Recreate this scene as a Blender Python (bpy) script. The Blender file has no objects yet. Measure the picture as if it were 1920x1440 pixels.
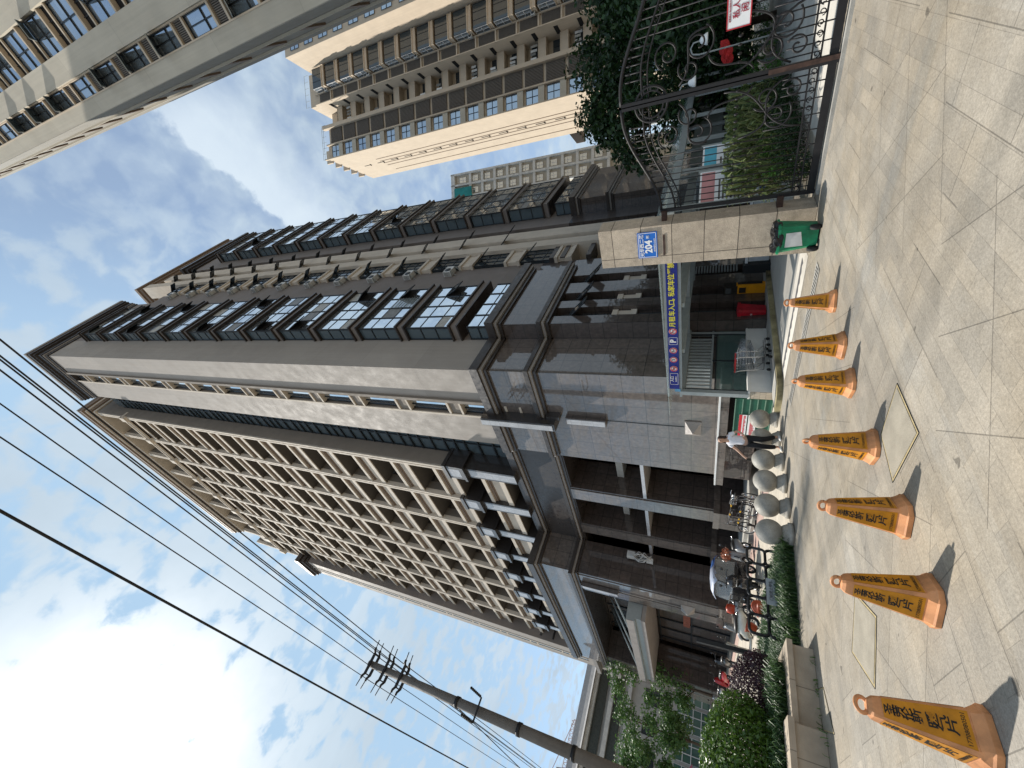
import bpy, bmesh, math, random
from math import sin, cos, pi, radians, atan2, sqrt, hypot
from mathutils import Vector, Matrix, Quaternion
random.seed(7)
SC = bpy.context.scene
COL = SC.collection
# ---------------------------------------------------------------- camera
cd = bpy.data.cameras.new('camera'); cam = bpy.data.objects.new('camera', cd); COL.objects.link(cam)
cd.sensor_fit = 'HORIZONTAL'; cd.sensor_width = 36.0; cd.lens = 783.36/1920*36
cd.clip_start = 0.05; cd.clip_end = 3000
CAM = Vector((-12.400457, -10.844353, 1.850000))
# rows: picture-up, picture-right, forward (the photograph was taken upright and is stored lying on its side)
_UP, _RT, _FW = Vector((0.666323, -0.744400, 0.043373)), Vector((0.348759, 0.259711, -0.900509)), Vector((0.659075, 0.615157, 0.432668))
_M = Matrix((_RT, _UP, -_FW)).transposed().to_4x4(); _M.translation = CAM
cam.matrix_world = _M
SC.camera = cam
# ---------------------------------------------------------------- light
SUN_EL = 50.0; SUN_DIR = Vector((-0.309*cos(radians(50)), 0.951*cos(radians(50)), sin(radians(50)))).normalized()
ld = bpy.data.lights.new('sun', 'SUN'); ld.energy = 5.0; ld.angle = radians(1.1); ld.color = (1.0, 0.94, 0.85)
lo = bpy.data.objects.new('sun', ld); COL.objects.link(lo); lo.location = (0, 0, 120)
lo.rotation_euler = SUN_DIR.to_track_quat('Z', 'Y').to_euler()
w = bpy.data.worlds.new('World'); SC.world = w; w.use_nodes = True
nt = w.node_tree; N = nt.nodes; Lk = nt.links
bg = N['Background']; bg.inputs[1].default_value = 0.12
sky = N.new('ShaderNodeTexSky'); sky.sky_type = 'NISHITA'; sky.sun_disc = False
sky.sun_elevation = radians(SUN_EL); sky.sun_rotation = atan2(SUN_DIR.x, SUN_DIR.y)
sky.air_density = 1.0; sky.dust_density = 0.5; sky.ozone_density = 1.0
def _math(op, a=None, b=None, tree=None, clamp=False):
    n = (tree or nt).nodes.new('ShaderNodeMath'); n.operation = op; n.use_clamp = clamp
    for i, v in enumerate((a, b)):
        if v is None: continue
        if hasattr(v, 'links'): (tree or nt).links.new(v, n.inputs[i])
        else: n.inputs[i].default_value = v
    return n.outputs[0]
geo = N.new('ShaderNodeTexCoord')
sep = N.new('ShaderNodeSeparateXYZ'); Lk.new(geo.outputs['Generated'], sep.inputs[0])
zz = _math('MAXIMUM', sep.outputs[2], 0.0); zz = _math('ADD', zz, 0.16)
px = _math('DIVIDE', sep.outputs[0], zz); py = _math('DIVIDE', sep.outputs[1], zz)
cmb = N.new('ShaderNodeCombineXYZ'); Lk.new(px, cmb.inputs[0]); Lk.new(py, cmb.inputs[1])
def _noise(scale, detail, rough, dist, off):
    mp = N.new('ShaderNodeMapping'); Lk.new(cmb.outputs[0], mp.inputs[0]); mp.inputs['Location'].default_value = off
    n = N.new('ShaderNodeTexNoise'); n.inputs['Scale'].default_value = scale; n.inputs['Detail'].default_value = detail
    n.inputs['Roughness'].default_value = rough; n.inputs['Distortion'].default_value = dist
    Lk.new(mp.outputs[0], n.inputs['Vector']); return n.outputs[0]
def _ramp(fac, stops):
    r = N.new('ShaderNodeValToRGB'); Lk.new(fac, r.inputs[0]); e = r.color_ramp.elements
    while len(e) < len(stops): e.new(0.5)
    for el, (p, c) in zip(e, stops): el.position = p; el.color = (c, c, c, 1)
    return r.outputs[0]
def _mix(fac, a, b):
    m = N.new('ShaderNodeMix'); m.data_type = 'RGBA'
    if hasattr(fac, 'links'): Lk.new(fac, m.inputs[0])
    else: m.inputs[0].default_value = fac
    for s, v in ((6, a), (7, b)):
        if hasattr(v, 'links'): Lk.new(v, m.inputs[s])
        else: m.inputs[s].default_value = (*v, 1)
    return m.outputs[2]
big = _noise(1.6, 6, 0.55, 0.35, (3.1, 1.7, 0))
fine = _noise(17.0, 5, 0.52, 0.25, (0.4, 5.2, 0))
wisp = _noise(1.6, 8, 0.62, 0.9, (7.7, 2.3, 0))
mask = _math('ADD', _math('MULTIPLY', big, 0.5), _math('MULTIPLY', fine, 0.5))
mask = _ramp(mask, [(0.39, 0.40), (0.49, 0.60), (0.60, 0.95)])
# direction towards the sun: haze and thin cloud scatter more light forward
dt = N.new('ShaderNodeVectorMath'); dt.operation = 'DOT_PRODUCT'; Lk.new(geo.outputs['Generated'], dt.inputs[0]); dt.inputs[1].default_value = SUN_DIR
dpos = _math('MAXIMUM', dt.outputs['Value'], 0.0)
glow = _math('MULTIPLY', _math('POWER', dpos, 60.0), _math('ADD', _math('MULTIPLY', fine, 1.6), 0.2))
core = _math('POWER', dpos, 120.0)
haze_ = _math('POWER', dpos, 8.0)
shade = _ramp(wisp, [(0.3, 0.80), (0.65, 1.0)])
cl = N.new('ShaderNodeMix'); cl.data_type = 'RGBA'; cl.blend_type = 'MULTIPLY'; cl.inputs[0].default_value = 1.0
cl.inputs[6].default_value = (4.2, 5.15, 6.1, 1); Lk.new(shade, cl.inputs[7])
ccol = _mix(_math('MULTIPLY', haze_, 0.5), cl.outputs[2], (5.6, 6.7, 7.5))
ccol = _mix(glow, ccol, (9.5, 9.7, 9.8))
ccol = _mix(core, ccol, (14, 13.6, 13))
skyb = N.new('ShaderNodeMix'); skyb.data_type = 'RGBA'; skyb.blend_type = 'MULTIPLY'; skyb.inputs[0].default_value = 1.0
Lk.new(sky.outputs[0], skyb.inputs[6]); skyb.inputs[7].default_value = (1.18, 1.30, 1.38, 1)
def _sm(x, lo, hi, a=0.0, c=1.0):
    q = N.new('ShaderNodeMapRange'); q.interpolation_type = 'SMOOTHSTEP'; Lk.new(x, q.inputs[0]); q.inputs[1].default_value = lo; q.inputs[2].default_value = hi; q.inputs[3].default_value = a; q.inputs[4].default_value = c; return q.outputs[0]
# mottled altocumulus sheet on the sun's side: blue gaps between white flakes, denser towards the sun
flake = _math('ADD', _math('MULTIPLY', fine, 0.62), _math('MULTIPLY', _noise(3.2, 4, 0.5, 0.2, (1.3, 0.6, 0)), 0.38))
flake = _math('ADD', flake, _math('MULTIPLY', glow, 0.30)); flake = _math('ADD', flake, _math('MULTIPLY', _sm(dpos, 0.88, 0.98), 0.035))
sheet = _sm(flake, 0.455, 0.565)
near = _sm(dpos, 0.55, 0.85)
back = _sm(dt.outputs['Value'], 0.35, -0.35)
mask = _math('ADD', mask, _math('MULTIPLY', back, 0.6), clamp=True)
gap = _mix(near, skyb.outputs[2], (3.3, 4.75, 6.3))
dens = N.new('ShaderNodeMix'); dens.data_type = 'FLOAT'; Lk.new(near, dens.inputs[0]); Lk.new(mask, dens.inputs[2]); Lk.new(sheet, dens.inputs[3])
out = _mix(dens.outputs[0], gap, ccol)
# a cumulus bank with a crisp edge high on the right
edge = _noise(9.0, 6, 0.6, 0.3, (2.2, 8.1, 0))
dd = _math('SUBTRACT', px, 0.556); dd = _math('SUBTRACT', dd, _math('MULTIPLY', py, 0.34)); dd = _math('ADD', dd, _math('MULTIPLY', _math('SUBTRACT', edge, 0.5), 0.16))
def _ss(x, lo, hi):
    q = N.new('ShaderNodeMapRange'); q.interpolation_type = 'SMOOTHSTEP'; Lk.new(x, q.inputs[0]); q.inputs[1].default_value = lo; q.inputs[2].default_value = hi; return q.outputs[0]
bank = _math('MULTIPLY', _ss(dd, 0.0, 0.022), _ss(dd, 0.26, 0.04)); bank = _math('MULTIPLY', bank, _ss(py, -0.12, -0.03)); bank = _math('MULTIPLY', bank, _ss(py, 0.33, 0.16)); bank = _math('MULTIPLY', bank, 0.85)
out = _mix(bank, out, (5.5, 6.3, 7.0))
Lk.new(out, bg.inputs[0])
vs = SC.view_settings; vs.view_transform = 'Standard'; vs.look = 'None'; vs.gamma = 1.0; vs.use_curve_mapping = False; vs.exposure = 0.22
SC.cycles.max_bounces = 6; SC.cycles.diffuse_bounces = 3; SC.cycles.glossy_bounces = 3; SC.cycles.transmission_bounces = 4; SC.cycles.transparent_max_bounces = 6
SC.cycles.caustics_reflective = False; SC.cycles.caustics_refractive = False; SC.cycles.sample_clamp_indirect = 4.0
SC.cycles.use_denoising = True
# ---------------------------------------------------------------- mesh helper
class MB:
    def __init__(s): s.v = []; s.f = []; s.mi = []; s.sm = []; s.m = 0; s.smooth = False
    def add(s, vs, fs):
        o = len(s.v); s.v += [tuple(p) for p in vs]
        for f in fs: s.f.append([i+o for i in f]); s.mi.append(s.m); s.sm.append(s.smooth)
        return s
    def box(s, x0, x1, y0, y1, z0, z1):
        if x1 < x0: x0, x1 = x1, x0
        if y1 < y0: y0, y1 = y1, y0
        if z1 < z0: z0, z1 = z1, z0
        return s.add([(x0,y0,z0),(x1,y0,z0),(x1,y1,z0),(x0,y1,z0),(x0,y0,z1),(x1,y0,z1),(x1,y1,z1),(x0,y1,z1)],
                     [(0,3,2,1),(4,5,6,7),(0,1,5,4),(1,2,6,5),(2,3,7,6),(3,0,4,7)])
    def prism(s, poly, z0, z1):
        n = len(poly)
        return s.add([(x,y,z0) for x,y in poly]+[(x,y,z1) for x,y in poly],
                     [tuple(range(n-1,-1,-1)), tuple(range(n,2*n))]+[(i,(i+1)%n,n+(i+1)%n,n+i) for i in range(n)])
    def loft(s, rings, cap=True, closed=True):
        n = len(rings[0]); vs = [p for r in rings for p in r]; fs = []
        for k in range(len(rings)-1):
            for i in range(n if closed else n-1): j = (i+1) % n; fs.append((k*n+i, k*n+j, (k+1)*n+j, (k+1)*n+i))
        if cap: fs.append(tuple(range(n-1,-1,-1))); fs.append(tuple((len(rings)-1)*n+i for i in range(n)))
        return s.add(vs, fs)
    def beam(s, p0, p1, w, h=None):
        h = h or w; p0 = Vector(p0); p1 = Vector(p1); d = (p1-p0).normalized()
        r = d.cross(Vector((0,0,1)))
        if r.length < 1e-4: r = Vector((1,0,0))
        r.normalize(); u = r.cross(d)
        q = [r*w/2*a+u*h/2*b for a, b in ((-1,-1),(1,-1),(1,1),(-1,1))]
        return s.loft([[p0+k for k in q], [p1+k for k in q]])
    def tube(s, pts, r, n=8, cap=True):
        pts = [Vector(p) for p in pts]; rs = r if isinstance(r, (list, tuple)) else [r]*len(pts); rings = []
        up = None
        for i, p in enumerate(pts):
            d = (pts[min(i+1, len(pts)-1)]-pts[max(i-1, 0)])
            if d.length < 1e-9: d = Vector((0,0,1))
            d.normalize()
            if up is None: up = Vector((0,0,1)) if abs(d.z) < .9 else Vector((1,0,0))
            a = d.cross(up)
            if a.length < 1e-4: a = d.cross(Vector((0,1,0)))
            a.normalize(); b = a.cross(d); up = b
            rings.append([p+(a*cos(2*pi*k/n)+b*sin(2*pi*k/n))*rs[i] for k in range(n)])
        o = s.smooth; s.smooth = True; s.loft(rings, cap); s.smooth = o; return s
    def lathe(s, prof, n=24, c=(0,0,0), ax='z'):
        rings = []
        for r, z in prof:
            ring = []
            for k in range(n):
                a = 2*pi*k/n; p = (r*cos(a), r*sin(a), z)
                if ax == 'y': p = (p[0], z, p[1])
                if ax == 'x': p = (z, p[0], p[1])
                ring.append((p[0]+c[0], p[1]+c[1], p[2]+c[2]))
            rings.append(ring)
        o = s.smooth; s.smooth = True; s.loft(rings); s.smooth = o; return s
    def torus(s, c, R, r, ax='y', n=24, m=8, a0=0, a1=2*pi, sx=1, sz=1):
        pts = []
        full = abs(a1-a0-2*pi) < 1e-6
        for k in range(n+1):
            a = a0+(a1-a0)*k/n; p = (R*cos(a)*sx, 0, R*sin(a)*sz)
            if ax == 'z': p = (p[0], p[2], 0)
            if ax == 'x': p = (0, p[0], p[2])
            pts.append((p[0]+c[0], p[1]+c[1], p[2]+c[2]))
        return s.tube(pts, r, m, cap=not full)
    def xf(s, M):
        s.v = [tuple(M @ Vector(p)) for p in s.v]; return s
    def data(s, name, mats):
        me = bpy.data.meshes.new(name); me.from_pydata(s.v, [], s.f)
        if not isinstance(mats, (list, tuple)): mats = [mats]
        for m in mats: me.materials.append(m)
        me.polygons.foreach_set('material_index', s.mi); me.polygons.foreach_set('use_smooth', s.sm)
        me.update()
        bm = bmesh.new(); bm.from_mesh(me); bmesh.ops.recalc_face_normals(bm, faces=bm.faces); bm.to_mesh(me); bm.free()
        return me
    def build(s, name, mats, parent=None, loc=(0,0,0), rz=0):
        return link(name, s.data(name, mats), parent, loc, rz)
def link(name, me, parent=None, loc=(0,0,0), rz=0):
    o = bpy.data.objects.new(name, me); COL.objects.link(o); o.location = loc; o.rotation_euler = (0,0,rz)
    if parent: o.parent = parent
    return o
def thing(name, label, cat, loc=(0,0,0), rz=0, group=None):
    o = bpy.data.objects.new(name, None); COL.objects.link(o); o.location = loc; o.rotation_euler = (0,0,rz); o.empty_display_size = .3
    return tag(o, label, cat, group)
def tag(o, label, cat, group=None):
    o['label'] = label; o['category'] = cat
    if group: o['group'] = group
    return o
def struct(o): o['kind'] = 'structure'; return o
def kids(o): return [c for c in bpy.data.objects if c.parent == o]
def dup(o, loc=None, rz=None, label=None, parent=None):
    c = o.copy(); COL.objects.link(c)
    if parent is not None: c.parent = parent
    if loc is not None: c.location = loc
    if rz is not None: c.rotation_euler = (0,0,rz)
    if label: c['label'] = label
    for ch in kids(o): dup(ch, parent=c)
    return c
# ---------------------------------------------------------------- materials
def mat(name, col, rough=0.7, var=0.12, scale=4.0, bump=0.0, bscale=60.0, spec=0.35, metal=0.0, tiles=None, gap=0.35, streak=0.0, coat=0.0, speck=0.0, ground=False, dirt=0.0, emit=0):
    m = bpy.data.materials.new(name); m.use_nodes = True; t = m.node_tree; n = t.nodes; l = t.links
    b = n['Principled BSDF']; b.inputs['Roughness'].default_value = rough; b.inputs['Metallic'].default_value = metal
    b.inputs['Specular IOR Level'].default_value = spec
    if coat: b.inputs['Coat Weight'].default_value = coat; b.inputs['Coat Roughness'].default_value = 0.03; b.inputs['Coat IOR'].default_value = 1.75
    tc = n.new('ShaderNodeTexCoord'); gm = n.new('ShaderNodeNewGeometry')
    P = tc.outputs['Object']
    def nz(sc, det=5, ro=.6, vec=P):
        q = n.new('ShaderNodeTexNoise'); q.inputs['Scale'].default_value = sc; q.inputs['Detail'].default_value = det; q.inputs['Roughness'].default_value = ro
        l.new(vec, q.inputs['Vector']); return q.outputs[0]
    def mr(x, a, c, lo=0., hi=1.):
        q = n.new('ShaderNodeMapRange'); l.new(x, q.inputs[0])
        for i, v in enumerate((lo, hi, a, c)): q.inputs[i+1].default_value = v
        return q.outputs[0]
    val = mr(nz(scale), 1-var*1.6, 1+var*1.6, .25, .75)
    if speck:
        s2 = mr(nz(bscale*2.2, 2, .5), 1-speck, 1+speck, .3, .7); val = _math('MULTIPLY', val, s2, t)
    if streak:
        mp = n.new('ShaderNodeMapping'); mp.inputs['Scale'].default_value = (2.2, 2.2, .07); l.new(P, mp.inputs[0])
        s3 = mr(nz(2.0, 6, .65, mp.outputs[0]), 1-streak, 1+streak*.6, .3, .7); val = _math('MULTIPLY', val, s3, t)
    if dirt:
        s4 = mr(nz(scale*.23, 7, .7), 1-dirt, 1.0, .36, .55); val = _math('MULTIPLY', val, s4, t)
    hgt = None
    if tiles:
        sp = n.new('ShaderNodeSeparateXYZ'); l.new(P, sp.inputs[0])
        cb = n.new('ShaderNodeCombineXYZ')
        if ground: l.new(sp.outputs[0], cb.inputs[0]); l.new(sp.outputs[1], cb.inputs[1])
        else:
            l.new(_math('ADD', sp.outputs[0], sp.outputs[1], t), cb.inputs[0]); l.new(sp.outputs[2], cb.inputs[1])
        br = n.new('ShaderNodeTexBrick'); br.offset = tiles[3] if len(tiles) > 3 else 0.0; br.inputs['Scale'].default_value = 1.0
        br.inputs['Brick Width'].default_value = tiles[0]; br.inputs['Row Height'].default_value = tiles[1]
        br.inputs['Mortar Size'].default_value = tiles[2]; br.inputs['Mortar Smooth'].default_value = 0.1; br.inputs['Bias'].default_value = 0
        br.inputs['Color1'].default_value = (1-var*.8,)*3+(1,); br.inputs['Color2'].default_value = (1+var*.8,)*3+(1,); br.inputs['Mortar'].default_value = (gap,)*3+(1,)
        l.new(cb.outputs[0], br.inputs['Vector'])
        val = _math('MULTIPLY', val, br.outputs['Color'], t); hgt = br.outputs['Fac']
    mx = n.new('ShaderNodeMix'); mx.data_type = 'RGBA'; mx.blend_type = 'MULTIPLY'; mx.inputs[0].default_value = 1
    mx.inputs[6].default_value = (*col, 1); l.new(val, mx.inputs[7]); l.new(mx.outputs[2], b.inputs['Base Color'])
    if rough > .15:
        l.new(mr(nz(scale*2.7), max(.02, rough-.12), min(1, rough+.12), .3, .7), b.inputs['Roughness'])
    if bump:
        bp = n.new('ShaderNodeBump'); bp.inputs['Strength'].default_value = bump; bp.inputs['Distance'].default_value = .02
        l.new(nz(bscale, 4), bp.inputs['Height']); l.new(bp.outputs[0], b.inputs['Normal'])
    if emit: b.inputs['Emission Color'].default_value = (*col, 1); b.inputs['Emission Strength'].default_value = emit
    return m
def glassmat(name, col, metal=.55, rough=.04, wave=.25, wscale=.8):
    m = bpy.data.materials.new(name); m.use_nodes = True; t = m.node_tree; n = t.nodes; l = t.links; b = n['Principled BSDF']
    b.inputs['Base Color'].default_value = (*col, 1); b.inputs['Metallic'].default_value = metal; b.inputs['Roughness'].default_value = rough; b.inputs['Specular IOR Level'].default_value = .9
    gm = n.new('ShaderNodeNewGeometry'); q = n.new('ShaderNodeTexNoise'); q.inputs['Scale'].default_value = wscale; q.inputs['Detail'].default_value = 2
    l.new(gm.outputs['Position'], q.inputs['Vector']); bp = n.new('ShaderNodeBump'); bp.inputs['Strength'].default_value = wave; bp.inputs['Distance'].default_value = .05
    l.new(q.outputs[0], bp.inputs['Height']); l.new(bp.outputs[0], b.inputs['Normal'])
    return m
def clearglass(name, tint, alpha):
    m = bpy.data.materials.new(name); m.use_nodes = True; b = m.node_tree.nodes['Principled BSDF']
    b.inputs['Base Color'].default_value = (*tint, 1); b.inputs['Roughness'].default_value = .05; b.inputs['Alpha'].default_value = alpha; b.inputs['Specular IOR Level'].default_value = .6
    return m
def leafmat(name, col, col2, rough=.45):
    m = bpy.data.materials.new(name); m.use_nodes = True; t = m.node_tree; n = t.nodes; l = t.links; b = n['Principled BSDF']
    gm = n.new('ShaderNodeNewGeometry'); mx = n.new('ShaderNodeMix'); mx.data_type = 'RGBA'; l.new(gm.outputs['Random Per Island'], mx.inputs[0])
    mx.inputs[6].default_value = (*col, 1); mx.inputs[7].default_value = (*col2, 1); l.new(mx.outputs[2], b.inputs['Base Color']); b.inputs['Roughness'].default_value = rough
    b.inputs['Subsurface Weight'].default_value = 0.0
    tr = n.new('ShaderNodeBsdfTranslucent'); l.new(mx.outputs[2], tr.inputs[0]); ms = n.new('ShaderNodeMixShader'); ms.inputs[0].default_value = .25
    l.new(b.outputs[0], ms.inputs[1]); l.new(tr.outputs[0], ms.inputs[2]); l.new(ms.outputs[0], n['Material Output'].inputs[0])
    return m
def text(name, s, size, m, parent, org, xd, yd, align='CENTER', sx=1.0, depth=.002, bold=0.0):
    """lettering as a thin mesh: org = anchor, xd = reading direction, yd = up of the letters"""
    c = bpy.data.curves.new('lettering', 'FONT'); c.body = s; c.size = size; c.align_x = align; c.align_y = 'CENTER'; c.extrude = depth; c.offset = bold; c.resolution_u = 2
    o = bpy.data.objects.new('lettering', c); COL.objects.link(o); dg = bpy.context.evaluated_depsgraph_get()
    me = bpy.data.meshes.new_from_object(o.evaluated_get(dg)); bpy.data.objects.remove(o); bpy.data.curves.remove(c)
    X = Vector(xd).normalized(); Y = Vector(yd).normalized(); Z = X.cross(Y)
    M = Matrix((X*sx, Y, Z)).transposed().to_4x4(); M.translation = Vector(org); me.transform(M)
    me.materials.clear(); me.materials.append(m)
    if parent is None: return me
    return link(name, me, parent)
def joinmesh(name, meshes, m):
    bm = bmesh.new()
    for q in meshes: bm.from_mesh(q); bpy.data.meshes.remove(q)
    me = bpy.data.meshes.new(name); bm.to_mesh(me); bm.free(); me.materials.append(m); return me
M = {}
M['pier'] = mat('rough pinkish granite', (.345,.31,.275), .75, .05, .5, .2, 30, tiles=(3.8,3.8,.010), gap=.8, streak=.07, speck=.10)
M['brownwall'] = mat('grey brown cladding', (.20,.172,.155), .7, .05, .5, .1, 30, tiles=(2.4,3.43,.010), gap=.8)
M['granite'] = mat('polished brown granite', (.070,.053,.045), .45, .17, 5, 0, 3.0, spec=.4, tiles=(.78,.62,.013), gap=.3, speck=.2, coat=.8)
M['granitelit'] = mat('polished grey brown granite', (.120,.095,.079), .45, .14, 5, 0, 3.0, spec=.4, tiles=(.85,.85,.014), gap=.35, speck=.2, coat=1.0, dirt=.14)  # the brown granite again, coloured paler for faces in the sun
M['darkgranite'] = mat('near black granite', (.032,.028,.027), .4, .12, 6, 0, 4.0, spec=.4, tiles=(.9,.7,.006), gap=.5, coat=.5)
M['palefront'] = mat('polished pale granite', (.42,.42,.43), .22, .1, 2, .04, 4.0, spec=.6, tiles=(.6,.5,.006), gap=.6, coat=.4)  # sun and sky glare on dark granite fronts, put into the colour
M['cornice'] = mat('dark brown cornice stone', (.042,.034,.030), .35, .12, 2, .05, spec=.5)
M['cornicelight'] = mat('grey cornice face', (.27,.245,.225), .6, .1, 2, .05)
M['beige'] = mat('beige render', (.58,.51,.425), .85, .07, 1.2, .08, 40, streak=.08)
M['taupe'] = mat('taupe render', (.22,.19,.16), .85, .07, 1.2, .08, 40)  # beige render darkened in colour to stand for shade
M['loggia'] = mat('shade darkened loggia plaster', (.10,.09,.08), .9, .07, 1.2, .08, 40)  # colour darkened to stand for the shade inside the loggias
M['ribside'] = mat('grey beige rib core', (.17,.15,.128), .85, .07, 1.2)  # beige rib with the shade of its sides mixed into the colour
M['trim'] = mat('brown trim', (.20,.145,.105), .7, .08, 2)
M['frame'] = mat('dark aluminium', (.03,.035,.04), .4, .05, 5, metal=.3)
M['glass'] = glassmat('mirror blue glass', (.78,.84,.88), .9, .03, .35, .55)
M['glassdark'] = glassmat('dark window glass', (.05,.065,.075), .25, .05, .2, .8)
M['glassside'] = glassmat('blue grey glass', (.14,.19,.22), .5, .06, .25, .7)
M['black'] = mat('dark interior', (.015,.014,.014), .9, .1, 3)
M['white'] = mat('white paint', (.78,.78,.76), .5, .05, 3)
M['acwhite'] = mat('off white metal', (.62,.62,.60), .5, .08, 5, dirt=.25)
M['steel'] = mat('grey painted steel', (.30,.33,.33), .45, .08, 5, metal=.2)
M['chrome'] = mat('stainless steel', (.65,.66,.68), .22, .05, 8, metal=1.0)
M['iron'] = mat('black wrought iron', (.013,.012,.013), .55, .2, 8, .1, 80)
M['rust'] = mat('rusty brown iron', (.055,.030,.022), .7, .4, 9, .2, 90)
M['concrete'] = mat('concrete', (.40,.385,.35), .85, .12, 2.5, .2, 40, dirt=.25)
M['rubber'] = mat('black rubber', (.02,.02,.02), .75, .1, 6)
# ================================================================ main building
# world axes follow the building: x runs along its shaded side, y along its sunlit front, corner at the origin
bld = thing('apartment_building', 'tall brown apartment building with glazed bays, beige balcony grid and dark granite base', 'building', (0,0,0))
ZB = 13.72; FH = 3.43
def prt(name, mb, mats, loc=(0,0,0), parent=None): return mb.build(name, mats, parent or bld, loc)
# --- bodies
m = MB(); m.box(0, 2.35, 0, 1.93, 11.6, 58.3); m.box(0, 2.35, 3.17, 5.2, 11.6, 58.3); m.box(.32, 2.35, 1.93, 3.17, 11.6, 58.3); prt('corner_pier', m, M['pier'])
m = MB()
m.box(2.35, 8.9, .0, 8, 11.6, 58.3); m.box(8.9, 10.3, 0, 8, 11.6, 55.2); m.box(16.3, 26.2, 0, 8, 11.6, 58.8)
prt('side_wall', m, M['brownwall'])
m = MB(); m.box(10.3, 12.9, .9, 8, 6, 56.5); m.box(12.7, 16.3, .85, 8, 6, 59.5); prt('recess_wall', m, M['brownwall'])
m = MB(); m.box(2.0, 26.0, 6, 34.0, 0.5, 58); prt('core', m, M['brownwall'])
# roof cornices: stacked mouldings following corner
def cornice(name, x0, x1, y0, y1, zs, mt, left=True):
    m = MB()
    for z0, z1, p, mi in zs:
        m.m = mi; m.box(x0-(p if left else 0), x1, y0-p, y1+ (p*.3), z0, z1)
    return prt(name, m, mt)
CM = [M['cornice'], M['cornicelight'], M['beige'], M['trim']]
cornice('roof_cornice', 0, 8.9, 0, 5.25, [(57.95,58.35,.10,0),(58.35,58.6,.18,1),(58.6,59.3,.26,0),(59.3,59.7,.42,0),(59.7,60.2,.55,0),(60.2,60.7,.62,1)], CM)
cornice('roof_cornice', 16.4, 26.2, 0, 7, [(58.4,58.9,.2,0),(58.9,59.5,.4,0),(59.5,60.0,.6,0)], CM)
cornice('roof_cornice', 13.2, 26.4, .6, 7, [(59.4,63.6,.0,2),(63.6,64.1,.35,3),(64.1,64.6,.55,3),(64.6,65.1,.75,3)], CM)
# --- glazed bays on the shaded side
def bay_window_data(w, off, h, cols, rows, side_cols=1):
    m = MB(); m.m = 1
    m.box(.10, w-.10, -off+.10, -off+.13, 0, h)            # front glass
    m.m = 2
    for i in range(rows): m.box(.06, .09, -off+.16, -.02, h*i/rows+.03, h*(i+1)/rows-.03)
    m.m = 0
    for i in range(cols+1):
        x = .04+(w-.08)*i/cols; m.box(x-.026, x+.026, -off+.06, -off+.16, 0, h)
    for j in range(rows+1):
        z = h*j/rows; z0 = max(0, z-.03); z1 = min(h, z+.03)
        m.box(.08, w-.08, -off+.08, -off+.15, z0+.008, z1-.008); m.box(.03, .12, -off+.16, 0, z0, z1)
    m.box(.0, .12, -.06, 0, 0, h); m.box(w-.09, w, -off+.16, 0, 0, h)
    return m.data('bay_window', [M['frame'], M['glass'], M['glassside']])
def casement_data(w, h, ang):
    m = MB(); m.m = 0
    for a, b, c, d in ((0,w,0,.05),(0,w,h-.05,h),(0,.05,0,h),(w-.05,w,0,h)): m.box(a, b, -.03, .02, -d, -c)
    m.m = 1; m.box(.05, w-.05, -.015, .0, -h+.05, -.05)
    m.xf(Matrix.Rotation(-radians(ang), 4, 'X'))
    return m.data('open_casement', [M['frame'], M['glassdark']])
def hole_data(w, h):
    m = MB(); m.box(0, w, -.02, 0, -h, 0); return m.data('dark_opening', [M['black']])
WB1 = 4.25; OB1 = .85; HW = FH-.58
bw1 = bay_window_data(WB1, OB1, HW, 4, 3); bwl = bay_window_data(WB1, OB1, 1.25, 4, 2)
WB2 = 5.8; OB2 = 1.0
bw2 = bay_window_data(WB2, OB2, HW, 4, 3); bw2l = bay_window_data(WB2, OB2, 1.25, 4, 2)
cas = casement_data(.98, .86, 24); hol = hole_data(.96, .86); cas2 = casement_data(.98, .86, 36)
def slab_data(w, off):
    m = MB(); m.m = 0
    m.box(-.10, w+.1, -off-.10, -.001, -.29, -.20); m.box(-.15, w+.15, -off-.15, -.001, .18, .28)
    m.m = 1; m.box(-.02, w+.02, -off-.02, -.001, -.20, .18); return m.data('bay_slab', [M['cornice'], M['brownwall']])
sl1 = slab_data(WB1, OB1); sl2 = slab_data(WB2, OB2)
opens1 = {0:[(3,1,0)], 1:[(2.9,1,0)], 2:[(3,1,1)], 3:[(.1,1,0)], 4:[(.1,1,0)], 5:[(3,1,0)], 6:[(.1,1,0)], 7:[], 8:[(3,1,0)], 9:[(.1,1,0)], 10:[(3,1,0)], 11:[(.1,1,0)]}
for k in range(-1, 12):
    zb = ZB+FH*k+.285
    low = k == -1
    for x0, bw, ops in ((2.35, bwl if low else bw1, opens1.get(k, [])), (18.0, bw2l if low else bw2, [(1.5,1,1)] if k in (4,10) else [])):
        h = link('bay_window', bw, bld, (x0, 0, (11.75 if low else zb)))
        if low: continue
        off = OB1 if x0 < 5 else OB2; cw = ((WB1 if x0 < 5 else WB2)-.08)/4
        for cx, row, big in ops:
            ci = round(cx/1.0)
            ox = .04+cw*min(3, int(cx/cw+.3))
            z = HW*(row+1)/3
            link('dark_opening', hol, h, (ox+.02, -off+.075, z)); link('open_casement', cas2 if big else cas, h, (ox, -off+.05, z))
for k in range(0, 13):
    link('bay_slab', sl1, bld, (2.35, 0, ZB+FH*k)); link('bay_slab', sl2, bld, (18.0, 0, ZB+FH*k))
M['curtain'] = mat('pale curtain behind glass', (.38,.37,.33), .4, .2, 6, spec=.6); M['curtain2'] = mat('grey blind behind glass', (.17,.17,.16), .4, .2, 6, spec=.6)
rv = random.Random(31)
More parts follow.
